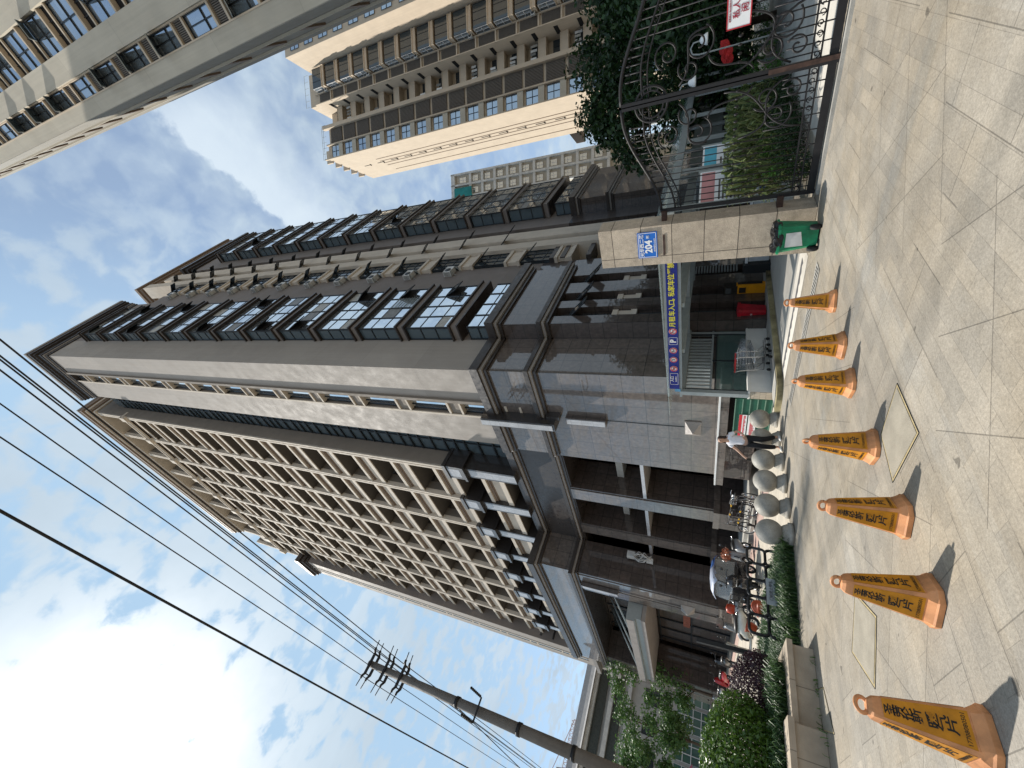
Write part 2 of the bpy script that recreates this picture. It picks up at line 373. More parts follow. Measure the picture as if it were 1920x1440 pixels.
for h in [o for o in bpy.data.objects if o.name.startswith('bay_window') and o.parent == bld]:
    wide = h.location.x > 10; off = OB2 if wide else OB1; cw = ((WB2 if wide else WB1)-.08)/4
    if h.location.z < 12: continue
    for c in range(4):
        for r in range(3):
            if rv.random() < .10:
                q = MB(); q.m = 0; q.box(.04+cw*c+.03, .04+cw*(c+1)-.03, -off+.095, -off+.102, HW*r/3+.03+(HW/3*.4 if rv.random()<.4 else 0), HW*(r+1)/3-.03); q.build('drawn_curtain', M['curtain'] if rv.random()<.5 else M['curtain2'], h)
    if rv.random() < .2 and not wide:
        q = MB(); x0 = .04+cw*rv.randrange(4)
        for i in range(9): q.box(x0+cw*i/9, x0+cw*i/9+.02, -off+.02, -off+.04, .05, HW*.66)
        for i in range(9): q.box(x0, x0+cw, -off+.015, -off+.035, .05+i*HW*.66/9, .07+i*HW*.66/9)
        q.build('window_grille', M['steel'], h)
# --- small projecting bay with beige slabs and air conditioners
def small_bay_data(w, off, h):
    m = MB(); m.m = 1; m.box(.06, w, -off+.04, -off+.07, 0, h); m.m = 2; m.box(.05, .08, -off+.08, .9, 0, h); m.m = 0
    for i in range(4): x = w*i/3; m.box(max(0,x-.03), x+.03, -off, -off+.08, 0, h)
    for z in (0, h*.35, h*.68, h-.05): m.box(.02, w, -off+.01, -off+.09, z, z+.05); m.box(.02, .1, -off+.09, .9, z, z+.05)
    return m.data('corner_window', [M['frame'], M['glassdark'], M['glassdark']])
def small_slab_data(w, off):
    m = MB(); m.m = 0; m.box(-.12, w+.02, -off-.14, .9, -.55, -.35); m.box(-.12, w+.02, -off-.14, .9, .35, .55); m.m = 1; m.box(-.02, w, -off-.03, .9, -.35, .35)
    return m.data('beige_slab', [M['beige'], M['beige']])
sb = small_bay_data(1.5, .2, FH-1.1); ss = small_slab_data(1.5, .2)
cas3 = casement_data(.5, 1.1, 40)
def ac_data():
    m = MB(); m.m = 0; m.box(0, .8, -.36, 0, 0, .58); m.box(-.01, .81, -.37, -.34, .5, .56); m.m = 1
    m.lathe([(.001,-.375),(.22,-.375),(.22,-.362),(.001,-.362)], 18, (.3,0,.28), 'y')
    for i in range(9): m.box(-.005, .0, -.34, -.03, .06+i*.05, .075+i*.05)
    m.m = 2; m.box(.05, .09, -.4, .05, -.05, 0); m.box(.7, .74, -.4, .05, -.05, 0); m.beam((.07,-.36,-.03), (.07,.03,-.4), .03); m.beam((.72,-.36,-.03), (.72,.03,-.4), .03)
    m.tube([(.8,-.1,.2),(.95,-.1,.1),(1.0,0,-.1),(1.1,.1,-.2)], .025, 6)
    return m.data('air_conditioner', [M['acwhite'], M['frame'], M['steel']])
acd = ac_data()
for k in range(-1, 12):
    zb = ZB+FH*k+.55
    h = link('corner_window', sb, bld, (10.32, 0, zb))
    link('open_casement', cas3, h, (.5, -.22, FH-1.25))
    if k not in (-1, 0): link('air_conditioner', acd, bld, (9.45, -.02, zb+.25))
    link('beige_slab', ss, bld, (10.32, 0, ZB+FH*k))
m = MB(); m.box(11.85, 12.7, -.45, .9, 5.5, 61.5); prt('beige_pilaster', m, M['beige'])
m = MB(); m.box(13.3, 14.5, -.45, .9, 5.5, 59.5); prt('beige_pilaster', m, M['beige'])
md = MB()
md.box(12.7, 13.3, -.1, .85, -.45, -.25); md.box(12.7, 13.3, -.1, .85, .25, .45); md.box(14.5, 15.2, -.1, .85, -.45, -.25); md.box(14.5, 15.2, -.1, .85, .2, .4)
sill = md.data('beige_ledge', [M['beige']])
cas4 = casement_data(.5, .95, 42)
md = MB(); md.m = 1; md.box(12.72, 13.28, .8, .83, 0, 2.0); md.box(14.55, 16.25, .8, .83, 0, 2.0); md.m = 0; md.box(12.95, 13.03, .76, .8, 0, 2.0); md.box(15.2, 15.27, .76, .8, 0, 2.0)
rw = md.data('recess_window', [M['frame'], M['glassdark']])
for k in range(0, 13):
    link('beige_ledge', sill, bld, (0,0,ZB+FH*k)); h = link('recess_window', rw, bld, (0,0,ZB+FH*k+.6))
    link('open_casement', cas4, h, (15.4, .1, 1.9)); link('open_casement', cas4, h, (12.85, -.35, 1.2))
# --- podium on the shaded side: granite walls, projecting bays, double ledges
def ledgebox(m, foot, p, z0, z1):
    for x0, x1, y0, y1 in foot: m.box(x0-p, x1+p, y0-p, y1, z0, z1)
FOOT = [(0, 2.4, 0, 5.5), (2.4, 7.6, -OB1, .5), (17.9, 24.6, -1.0, .5)]
def band(name, foot, mband, off=.0):
    m = MB(); m.m = 1
    ledgebox(m, foot, .02, 9.1, 11.0)
    m.m = 0
    for z0, z1, p in ((8.62,8.78,.12),(8.90,9.1,.30),(11.0,11.16,.14),(11.30,11.72,.36)): ledgebox(m, foot, p, z0, z1)
    m.m = 2
    for z0, z1, p in ((8.78,8.90,.22),(11.16,11.30,.24)): ledgebox(m, foot, p, z0, z1)
    return prt(name, m, [M['cornice'], mband, M['cornicelight']])
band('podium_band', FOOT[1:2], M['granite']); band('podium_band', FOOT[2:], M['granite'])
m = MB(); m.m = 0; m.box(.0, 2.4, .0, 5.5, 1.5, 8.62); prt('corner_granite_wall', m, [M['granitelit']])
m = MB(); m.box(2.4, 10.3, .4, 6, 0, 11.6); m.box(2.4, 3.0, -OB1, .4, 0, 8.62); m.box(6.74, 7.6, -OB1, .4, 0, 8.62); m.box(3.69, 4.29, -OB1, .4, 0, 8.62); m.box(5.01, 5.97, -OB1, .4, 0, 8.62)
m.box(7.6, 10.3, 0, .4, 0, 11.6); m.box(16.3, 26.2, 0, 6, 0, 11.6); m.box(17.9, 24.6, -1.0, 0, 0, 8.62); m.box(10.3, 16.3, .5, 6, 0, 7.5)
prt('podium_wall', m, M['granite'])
for x0, x1 in ((3.0,3.69),(4.29,5.01),(5.97,6.74)):
    m = MB(); w_ = x1-x0; m.m = 1; m.box(.02, w_-.02, -.45, -.42, 0, 8.5); m.m = 0
    for z in (2.6, 4.0, 5.2, 6.3, 7.0, 8.4): m.box(.02, w_-.02, -.49, -.42, z, z+.06)
    m.box(w_*.5-.03, w_*.5+.03, -.49, -.42, 0, 8.5)
    h = prt('podium_window', m, [M['frame'], M['glassdark']], (x0, 0, 0))
    q = MB(); q.box(.02, w_-.02, -.68, -.49, 4.95, 5.2); q.box(.02, w_-.02, -.68, -.49, 5.75, 6.0); q.box(.03, w_-.03, -.62, -.49, 5.2, 5.75); prt('beige_spandrel', q, M['beige'], (0,0,0), h)
    c3 = casement_data(w_-.1, 1.3, 42); link('open_casement', c3, h, (.05, -.6, 8.0))
for z in (7.6, 8.6, 10.2, 10.9): m = MB(); m.box(10.3, 11.85, -.3, .5, z, z+.28); prt('podium_ledge', m, M['cornice'])
# louvered vents in the granite wall beneath the canopy
for x0 in (6.1, 8.2):
    m = MB()
    for i in range(16): m.box(x0, x0+.55, -.93 if x0 < 7.6 else -.06, -.86 if x0 < 7.6 else 0, 1.1+i*.115, 1.16+i*.115)
    prt('louver_vent', m, M['steel'])
# --- sunlit front: corner block
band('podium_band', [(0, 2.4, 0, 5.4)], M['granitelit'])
m = MB(); m.m = 0; m.box(-.62, -.0, 2.55, 3.0, 8.2, 12.0); m.box(-.34, .0, 2.35, 2.55, 8.0, 8.62); m.m = 1; m.box(-.66, -.62, 2.62, 2.93, 8.3, 12.0)  # pale sheet colours in the sunlit edge of the dark fin
prt('bracket_fin', m, [M['darkgranite'], M['palefront']])
m = MB(); m.m = 0; m.box(-.24, 0, 2.45, 2.85, 5.95, 7.75); m.m = 1; m.box(-.26, -.24, 2.5, 2.8, 5.97, 7.7); m.m = 2; m.box(-.012, 0, 2.62, 2.66, 2.8, 5.95); prt('drop_pendant', m, [M['granite'], M['palefront'], M['frame']])
m = MB(); m.loft([[(-.05,2.27,2.18),(-.05,3.05,2.18),(-.05,3.05,2.8),(-.05,2.27,2.8)],[(0,2.27,2.18),(0,3.05,2.18),(0,3.05,2.8),(0,2.27,2.8)]]); m.add([(-.05,2.3,2.2),(-.05,3.02,2.2),(-.05,3.02,2.77),(-.05,2.3,2.77),(-.34,2.66,2.48)], [(0,1,4),(1,2,4),(2,3,4),(3,0,4)]); prt('pyramid_ornament', m, M['cornicelight'])
m = MB(); m.m = 0; m.box(-.28, .6, -.02, 5.85, 1.28, 1.56); m.m = 1; m.box(-.3, .6, -.04, 5.87, 1.56, 1.62); prt('plinth_cap', m, [M['granitelit'], M['white']])
m = MB(); m.box(.35, .6, 0, 3.3, 0, 1.3); prt('plinth_gap', m, M['black'])
m = MB(); m.box(-.02, .55, 3.3, 5.6, 0.28, 1.28); prt('plinth_wall', m, M['granite'])
# slit window column between the two lit piers (the lit face sits in front of the window column)
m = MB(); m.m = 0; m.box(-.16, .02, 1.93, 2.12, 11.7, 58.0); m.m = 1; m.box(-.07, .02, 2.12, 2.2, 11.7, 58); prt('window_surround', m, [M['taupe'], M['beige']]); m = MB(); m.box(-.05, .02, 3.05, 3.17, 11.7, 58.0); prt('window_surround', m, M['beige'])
md = MB(); md.m = 1; md.box(.25, .28, 2.2, 3.05, 0, FH-.9); md.m = 0
for y in (2.2, 2.48, 2.76, 3.02): md.box(.2, .26, y, y+.04, 0, FH-.9)
md.m = 2; md.box(-.04, .3, 2.2, 3.05, -.9, -.78); md.box(-.04, .3, 2.2, 3.05, -.13, -.0); md.m = 3; md.box(.04, .3, 2.2, 3.05, -.78, -.13)
sw = md.data('slit_window', [M['frame'], M['glass'], M['beige'], M['taupe']])
for k in range(-1, 13): link('slit_window', sw, bld, (0, 0, ZB+FH*k+.55))
# --- glazed recess between pier and balcony block
m = MB(); m.m = 1; m.box(.62, .66, 5.2, 7.3, 11.5, 58); prt('glazed_wall', m, [M['frame'], M['glassside']])
md = MB()
for z in (0, .75, 1.75, 2.7): md.box(.52, .63, 5.2, 7.27, z-.05, z+.05)
for y in (5.25, 6.2, 7.2): md.box(.54, .63, y-.035, y+.035, 0, FH)
mu = md.data('mullions', [M['frame']])
for k in range(0, 13): link('mullions', mu, bld, (0,0,ZB-1.5+FH*k))
# --- balcony block
XF = -.5; Y0 = 7.25; DY = 3.35; NR = 9
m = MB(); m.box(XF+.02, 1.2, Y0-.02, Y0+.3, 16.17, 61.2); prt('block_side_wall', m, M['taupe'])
md = MB(); md.m = 0
for s in (-1, 1): md.box(XF-.04, XF+.30, s*.11-.075, s*.11+.075, 16.17, 60.9)
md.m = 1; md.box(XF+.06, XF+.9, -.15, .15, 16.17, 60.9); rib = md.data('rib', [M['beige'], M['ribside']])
for i in range(NR): link('rib', rib, bld, (0, Y0+.28+DY*i, 0))
md = MB(); L = DY-.36
md.m = 0; md.box(XF+.03, XF+.3, 0, L, -.25, .0); md.box(XF+.02, XF+.09, 0, L, -1.55, -1.22)
md.m = 1; md.box(XF+.14, XF+.3, 0, L, -.42, -.25); md.box(XF+.2, XF+.3, 0, L, -.5, -.42)
md.m = 0; md.box(XF+.24, XF+.4, 0, L, -1.22, -.5); md.m = 2; md.box(XF+.09, 1.3, 0, L, -1.53, -1.25)  # soffit part of the slab takes the shade-darkened colour
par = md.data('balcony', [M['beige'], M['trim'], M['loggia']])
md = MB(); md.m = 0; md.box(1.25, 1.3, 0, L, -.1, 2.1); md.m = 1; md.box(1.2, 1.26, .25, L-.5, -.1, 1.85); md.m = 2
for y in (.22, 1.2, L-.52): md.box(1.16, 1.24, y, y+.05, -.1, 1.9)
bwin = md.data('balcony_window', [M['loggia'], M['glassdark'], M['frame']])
for i in range(NR-1):
    for k in range(-1, 12):
        y = Y0+.28+DY*i+.18; z = 17.42+FH*k
        h = link('balcony', par, bld, (0, y, z)); link('balcony_window', bwin, h, (0,0,0))
m = MB()
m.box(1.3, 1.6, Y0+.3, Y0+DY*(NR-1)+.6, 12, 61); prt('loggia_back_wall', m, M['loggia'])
m = MB(); m.m = 0; m.box(XF-.12, XF+.5, Y0-.05, Y0+DY*(NR-1)+.6, 54.9, 55.25); m.box(XF-.2, XF-.05, Y0+.0, Y0+DY*(NR-1)+.6, 55.25, 55.4)
for i in range(NR): m.box(XF-.3, XF+.2, Y0+.0+DY*i, Y0+.56+DY*i, 54.6, 55.5)
prt('loft_rail', m, [M['beige']])
YE = Y0+DY*(NR-1)+.6
m = MB()
for z0, z1, p, mi in ((60.7,61.1,.15,0),(61.1,61.5,.3,3),(61.5,61.9,.42,0),(61.9,62.5,.6,3),(62.5,62.8,.66,1)):
    m.m = mi; m.box(XF-p, 3, Y0-p, YE-3.4, z0, z1)
prt('roof_cornice', m, [M['beige'], M['cornicelight'], M['beige'], M['trim']])
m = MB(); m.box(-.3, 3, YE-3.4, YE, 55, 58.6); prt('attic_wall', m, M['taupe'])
# dark granite pier bases under the ribs
md = MB(); md.m = 0
md.box(-.72, 1.3, -.5, .62, 14.85, 16.17); md.box(-.78, 1.3, -.56, .68, 15.95, 16.18); md.box(-.78, 1.3, -.56, .68, 14.7, 14.87); md.box(-.58, 1.3, -.34, .46, 11.5, 14.72)
md.m = 1; md.box(-.725, -.72, -.3, .42, 15.05, 15.85); md.box(-.585, -.58, -.22, .34, 11.5, 14.5)  # pale sheets paint the bright reflecting fronts of the dark bases
pb_ = md.data('granite_pier_base', [M['darkgranite'], M['palefront']])
for i in range(NR): link('granite_pier_base', pb_, bld, (0, Y0+.22+DY*i, 0))
m = MB(); m.box(.9, 1.3, 5.2, YE, 11.5, 14.5); prt('terrace_wall', m, M['darkgranite'])
# --- far wing
m = MB(); m.m = 0; m.box(-1.03, 3, 33.75, 36.9, 8, 49.6); m.m = 1; m.box(-1.05, -1.03, 33.78, 36.88, 8, 49.5); prt('wing_wall', m, [M['brownwall'], M['pier']])  # dark body colours in the shaded side; pier stone only in front
m = MB(); m.m = 1; m.box(-1.10, -1.05, 35.1, 35.25, 11.5, 49.4); m.box(-1.09, -1.05, 35.75, 35.9, 11.5, 49.4); m.m = 0; m.box(-1.06, -1.05, 35.25, 35.75, 11.5, 49.4); m.m = 1
for k in range(11): m.box(-1.08, -1.05, 35.25, 35.75, ZB+FH*k-.5, ZB+FH*k-.38); m.box(-1.08, -1.05, 35.25, 35.75, ZB+FH*k+.3, ZB+FH*k+.42)
prt('wing_window_strip', m, [M['glassdark'], M['beige']])
m = MB(); m.m = 0
for z0, z1, p in ((49.2,49.6,.12),(49.6,50.2,.3),(50.2,50.9,.5)): m.box(-1.05-p, 3, 33.75-p, 36.9+p, z0, z1)
prt('roof_cornice', m, M['cornice'])
# --- podium, sunlit front
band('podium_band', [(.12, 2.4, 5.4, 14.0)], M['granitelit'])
m = MB(); m.m = 0; m.box(2.0, 2.3, 5.5, 31, 0, 11.5); prt('shop_back_wall', m, M['granite'])
m = MB(); m.box(.05, 2.0, 5.5, 33, 8.55, 11.6); prt('podium_soffit', m, M['cornice'])
for y0, y1 in ((8.2, 9.3), (11.8, 12.85)):
    m = MB(); m.m = 0; m.box(0, 1.9, y0, y1, 1.5, 8.6); m.m = 1; m.box(-.05, .02, y0+.12, y1-.12, 1.5, 8.6); m.m = 0; m.box(-.25, 1.9, y0-.08, y1+.08, .3, 1.3); m.m = 1; m.box(-.28, 1.9, y0-.12, y1+.12, 1.3, 1.56)
    prt('granite_column', m, [M['granite'], M['granitelit']])
for y0, y1 in ((5.5, 8.2), (9.3, 11.8), (12.85, 14)):
    m = MB(); m.m = 0; m.box(.05, 1.8, y0, y1, 4.62, 4.72); m.box(1.1, 1.9, y0, y1, 5.9, 6.25); m.m = 1; m.box(1.9, 1.95, y0+.2, y1-.2, .4, 4.5); m.box(1.9, 1.95, y0+.2, y1-.2, 4.9, 8.2); m.m = 2
    for z in (.4, 2.4, 4.4, 6.4, 8.1): m.box(1.84, 1.9, y0+.2, y1-.2, z, z+.08)
    for q in (.2, .5, .8): y = y0+(y1-y0)*q; m.box(1.84, 1.9, y-.03, y+.03, .4, 8.2)
    m.m = 3; m.box(-.0, .05, y0, y1, 4.60, 4.76)
    prt('shop_front', m, [M['concrete'], M['glassdark'], M['frame'], M['palefront']])
m = MB(); m.box(-1.0, 2.0, 5.6, 13.8, 0.0, .30); m.box(-1.4, -1.0, 5.6, 13.8, 0, .15); prt('entrance_steps', m, M['concrete'])
# portico
XP = -2.1
m = MB(); m.m = 0; m.box(XP, 0, 13.85, 16.15, 1.1, 8.62); m.m = 1; m.box(XP-.04, XP, 14.05, 14.75, 1.1, 8.62); m.box(XP-.04, XP, 15.2, 15.95, 1.1, 8.62); m.m = 0; m.box(XP-.14, 0, 13.75, 16.25, 0, 1.1); prt('portico_pillar', m, [M['granite'], M['granitelit']])
m = MB(); m.box(XP, 0, 28.4, 30.5, 0, 8.62); m.m = 1; m.box(XP-.04, XP, 28.5, 29.2, 0, 8.62); m.box(XP-.04, XP, 29.7, 30.4, 0, 8.62)
prt('portico_pillar', m, [M['granite'], M['granitelit']])
band('portico_band', [(XP, 1, 13.85, 30.5)], M['granitelit'])
m = MB(); m.m = 0; m.box(XP-.3, XP, 14.85, 15.15, 6.3, 8.5); m.m = 1; m.box(XP-.32, XP-.3, 14.87, 15.13, 6.32, 8.4); prt('drop_pendant', m, [M['granite'], M['palefront']])
m = MB(); m.add([(XP-.05,14.6,2.2),(XP-.05,15.4,2.2),(XP-.05,15.4,2.9),(XP-.05,14.6,2.9),(XP-.4,15,2.55)], [(0,1,4),(1,2,4),(2,3,4),(3,0,4),(0,1,2,3)]); m.box(XP-.06, XP-.04, 14.98, 15.02, 2.9, 6.3); prt('pyramid_ornament', m, M['cornicelight'])
m = MB(); m.m = 0; m.box(-3.1, 0, 16.2, 27.6, 5.35, 5.85); m.box(-2.95, 0, 16.2, 27.5, 5.0, 5.35); m.m = 1; m.box(-3.13, -3.1, 16.2, 27.6, 5.4, 5.83); m.box(-3.0, 0, 16.2, 27.5, 4.78, 5.02)
prt('entrance_canopy', m, [M['steel'], M['cornicelight']])
for y in (18.5, 22, 25.5): m = MB(); m.tube([(-2.9, y, 5.85), (.3, y-1.2, 8.3)], .05, 8); prt('canopy_tie_rod', m, M['steel'])
m = MB(); m.m = 0; m.box(.3, .4, 16.15, 28.4, 0, 8.6); m.m = 1
for y in (16.6, 18.6, 20.6, 24.5, 26.5): m.box(.24, .3, y, y+1.8, 5.9, 8.3)
m.m = 2
for i in range(7): y = 16.5+1.8*i; m.box(.2, .3, y, y+.1, 0, 8.5)
for z in (2.4, 4.6): m.box(.2, .3, 16.2, 28.3, z, z+.1)
m.m = 3; m.box(.18, .22, 18.2, 19.4, 3.2, 4.3); m.m = 4; m.box(.15, .2, 20.4, 24.0, 2.55, 3.0)
prt('portico_shop_front', m, [M['granite'], M['glassdark'], M['frame'], M['taupe'], mat('faded red sign', (.25,.08,.05), .6, .3, 6)])
m = MB()
for z in (8.2, 8.9, 10.2): m.box(-1.6, 2, 31.5, 36.5, z, z+.35)
m.m = 1; m.box(-1.0, 3, 30.5, 36.9, 0, 8.2); m.m = 2; m.box(-1.03, -1.0, 31.5, 32.6, .5, 7.5); m.box(-1.03, -1.0, 34, 35, .5, 7.5)
prt('wing_base', m, [M['cornicelight'], M['granitelit'], M['glassdark']])
# ================================================================ neighbouring towers
M['cream'] = mat('cream render', (.53,.445,.345), .85, .05, .6, .06, 30, streak=.07)
M['creamdim'] = mat('weathered cream render', (.47,.43,.355), .85, .06, .5, .06, 30, streak=.10, tiles=(40,6.8,.02), gap=.85)
M['louver'] = mat('brown louver', (.14,.12,.10), .6, .1, 4)
M['glassblue'] = glassmat('sky blue window glass', (.42,.50,.58), .75, .04, .2, .6)
M['whiteframe'] = mat('white window frame', (.7,.7,.7), .5, .05, 4)
def wmesh(name, w, h, cols, rows, fr, gl, d=.12, fw=.04):
    m = MB(); m.m = 1; m.box(0, w, .0, .02, 0, h); m.m = 0
    for i in range(cols+1): x = w*i/cols; m.box(max(0,x-fw), min(w,x+fw), -.05, .0, 0, h)
    for j in range(rows+1): z = h*j/rows; m.box(0, w, -.055, .0, max(0,z-fw), min(h,z+fw))
    return m.data(name, [fr, gl])
def louv(name, w, h, mt, n):
    m = MB(); m.m = 1; m.box(0, w, .1, .12, 0, h); m.m = 0
    for i in range(n): x = w*(i+.5)/n; m.box(x-w/n*.28, x+w/n*.28, 0, .08, 0, h)
    return m.data(name, [mt, M['black']])
FP = 3.35
# --- mid tower
tw = thing('apartment_tower', 'slender cream apartment tower with sunlit blank end wall and bay windows behind the trees', 'tower', (56.44, -2.81, 0), radians(-56))
def tp(name, mb, mats, loc=(0,0,0), par=None): return mb.build(name, mats, par or tw, loc)
TH = 69.8
m = MB(); m.m = 0; m.box(0, 2.4, .4, 11.8, 0, TH); m.box(2.4, 6.0, .5, 11.8, 0, TH-.3); m.box(6.0, 8.7, 1.8, 11.8, 0, TH); m.box(8.7, 14.2, -1.6, 11.8, 0, TH+1.5); m.box(14.2, 22, -7, 11, 0, TH+.5)
tp('wall', m, [M['cream']])
m = MB(); m.m = 0
m.box(-.02, .16, .0, .4, 0, TH+.8); m.box(2.35, 2.55, -.12, .5, 0, TH); m.box(5.35, 5.95, -.12, .6, 0, TH+.8); m.box(8.7, 8.85, -1.95, -1.6, 0, TH); m.box(10.35, 10.5, -1.95, -1.6, 0, TH)
tp('vertical_fin', m, [M['cream']])
m = MB(); m.m = 0
for y in (4.2, 5.3, 6.3, 7.4, 9.8): m.box(-.05, .0, y, y+.14, 0, TH-8)
m.m = 1
for k in range(20): m.box(-.02, .0, 5.75, 5.95, 3.35*k+1.2, 3.35*k+2.6)
for k in range(20): m.box(-.12, .0, 5.6, 6.1, 3.35*k+1.0, 3.35*k+1.1)
tp('end_wall_groove', m, [M['trim'], M['black']])
wa = wmesh('tower_window', 2.1, 2.0, 2, 2, M['frame'], M['glassblue']); lv = louv('louver_screen', 2.7, 2.9, M['louver'], 14)
bl = wmesh('balcony_door', 2.6, 2.35, 3, 1, M['frame'], M['glassdark']); lv2 = louv('bay_louver', 1.5, 2.6, M['louver'], 12)
md = MB(); md.m = 1; md.box(0, 3.2, -1.3, -1.27, .75, 3.1); md.m = 3; md.box(0, .03, -1.25, 0, .75, 3.1); md.m = 2
for y in (-1.27, -.64, -.02): md.box(-.05, .0, y-.04, y+.04, .75, 3.1)
for z in (.75, 1.9, 3.06): md.box(-.05, .0, -1.27, 0, z-.04, z+.04)
md.m = 4
for x in (0, 1.05, 2.1, 3.15): md.box(x, x+.05, -1.34, -1.3, .75, 3.1)
md.m = 0; md.box(-.1, 3.2, -1.45, 0, 0, .75); md.box(-.18, 3.2, -1.55, 0, .62, .75); md.box(-.18, 3.2, -1.55, 0, 0, .12)
bay = md.data('bay_window', [M['cream'], M['glassdark'], M['whiteframe'], M['glassblue'], M['frame']])
md = MB(); md.box(.16, 2.35, .02, .4, 0, .95); spd = md.data('spandrel', [M['creamdim']])
md = MB(); md.box(6.0, 8.7, .5, 1.75, -.1, .12); md.box(6.0, 8.7, .35, .5, -.2, .95); md.box(5.98, 8.7, .3, .5, .9, 1.0); bal = md.data('balcony', [M['cream']])
md = MB(); md.box(8.7, 10.5, -1.9, -1.6, -.1, .12); rl = md.data('screen_slab', [M['cream']])
wb = wmesh('tower_window', 2.3, 2.0, 2, 2, M['frame'], M['glassblue'])
md = MB(); md.box(8.66, 8.7, -1.1, .6, .9, 1.5); slot = md.data('dark_slot', [M['black']])
for k in range(20):
    z = 2.2+FP*k
    link('tower_window', wa, tw, (.2, .3, z+.95)); link('spandrel', spd, tw, (0,0,z)); link('louver_screen', lv, tw, (2.6, .3, z+.25))
    link('balcony', bal, tw, (0,0,z)); link('balcony_door', bl, tw, (6.05, 1.7, z+.15)); link('bay_louver', lv2, tw, (8.88, -1.75, z+.3)); link('screen_slab', rl, tw, (0,0,z))
    link('bay_window', bay, tw, (10.75, -1.6, z)); link('tower_window', wb, tw, (14.8, -7.06, z+.95)); link('dark_slot', slot, tw, (0,0,z))
    if k % 3 == 1: link('air_conditioner', acd, tw, (10.2, -2.0, z+.4))
m = MB(); m.m = 0
for z in (TH+.6, TH+1.0): m.box(-.05, 5.9, -.1, -.06, z, z+.04)
for i in range(7): m.box(i, i+.04, -.1, -.06, TH, TH+1)
m.box(8.7, 14.2, -1.9, -1.86, TH+2.4, TH+2.44)
for i in range(6): m.box(8.7+i*1.08, 8.74+i*1.08, -1.9, -1.86, TH+1.5, TH+2.4)
tp('roof_railing', m, M['steel'])
m = MB()
for y in (1, 3, 5, 7, 9): m.box(-.3, 2, y, y+.35, TH, TH+1.4)
tp('roof_parapet', m, M['cream'])
rv = random.Random(12)
for k in range(20):   # things residents hang on the drying balconies
    z = 2.2+FP*k
    if rv.random() < .55:
        for i in range(rv.randrange(1,5)): q = MB(); x = 6.2+i*.55+rv.random()*.2; q.box(x, x+.32, .62, .66, z+1.2+rv.random()*.3, z+2.3); q.build('hung_laundry', rv.choice([M['white'], M['curtain'], M['curtain2'], M['acwhite']]), tw)
# --- near tower, rising out of the frame
nt_ = thing('apartment_tower', 'weathered beige apartment tower looming overhead with open hopper windows and dark louvers', 'tower', (9.4, -14.4, 0))
def np_(name, mb, mats, loc=(0,0,0)): return mb.build(name, mats, nt_, loc)
NH = 84
m = MB(); m.m = 0; m.box(.3, 7.4, -16, 0, 0, NH); m.box(0, .3, -.95, 0, 0, NH); m.box(-.25, .3, -3.3, -2.05, 0, NH); m.box(-.25, .3, -7.6, -5.3, 0, NH); m.box(-.25,.3,-16,-10.5,0,NH)
m.m = 1; m.box(-.05, .3, -2.05, -1.98, 0, NH); m.box(-.05, .3, -.97, -.9, 0, NH)
np_('wall', m, [M['creamdim'], M['cream']])
m = MB(); m.m = 2; m.box(.02, 7.38, .0, .03, 0, NH-2); m.m = 0  # grey sheet dims the end wall by colour, standing for shade
for x in (2.2, 5.0): m.box(x, x+.16, 0, .16, 0, NH-3)
m.m = 1
for k in range(24): m.box(2.4, 4.4, .03, .14, 2.6+3.4*k, 3.1+3.4*k)
np_('end_wall_rib', m, [M['creamdim'], M['trim'], mat('grey render band', (.30,.285,.25), .85, .06, .6, streak=.1)])
md = MB(); md.m = 1; md.box(.18, .2, -1.98, -.97, 0, 2.25); md.m = 0
for y in (-1.98, -1.5, -1.02): md.box(.1, .18, y, y+.05, 0, 2.25)
for z in (0, .75, 2.2): md.box(.1, .18, -1.98, -.97, z, z+.05)
md.m = 2; md.box(-.02, .3, -1.98, -.97, -.16, 0); md.box(-.02, .3, -1.98, -.97, 2.25, 2.4)
nwin = md.data('tower_window', [M['frame'], M['glassblue'], M['cream']])
md = MB(); md.m = 0
for i in range(12): md.box(.1, .16, -1.96+i*.085, -1.91+i*.085, 0, .95)
md.m = 1; md.box(.2, .22, -1.98, -.97, 0, 1.0); nlv = md.data('louver_screen', [M['louver'], M['black']])
md = MB(); md.m = 0; md.box(0, .04, 0, .95, -1.2, 0); md.m = 1; md.box(-.01, .05, .06, .89, -1.14, -.06); md.xf(Matrix.Rotation(radians(-42), 4, 'Y').inverted())
nhop = md.data('open_hopper', [M['steel'], M['glassside']])
md = MB(); md.m = 1; md.box(.1, .12, -5.25, -3.32, 0, 2.2); md.m = 0
for y in (-5.25, -4.3, -3.38): md.box(.02, .1, y, y+.06, 0, 2.2)
for z in (0, 1.0, 2.15): md.box(.02, .1, -5.25, -3.32, z, z+.05)
md.m = 2; md.box(-.1, .3, -5.3, -3.3, -.16, 0); md.box(-.1, .3, -5.3, -3.3, 2.2, 2.34)
nwin2 = md.data('wide_window', [M['frame'], M['glassblue'], M['cream']])
md = MB(); md.m = 1; md.box(.2, .22, -5.3, -3.3, 0, 1.1); md.m = 0
for i in range(3): md.box(.14, .2, -5.3+i*.66, -5.26+i*.66, 0, 1.1)
ndk = md.data('dark_panel', [M['frame'], M['black']])
md = MB(); md.m = 1; md.box(.1, .12, -10.4, -7.7, 0, 2.3); md.m = 0
for i in range(5): md.box(.02, .1, -10.4+i*.66, -10.34+i*.66, 0, 2.3)
md.m = 2; md.box(-.1, .3, -10.5, -7.6, -.5, 0)
nbk = md.data('balcony_glazing', [M['frame'], M['glassdark'], M['cream']])
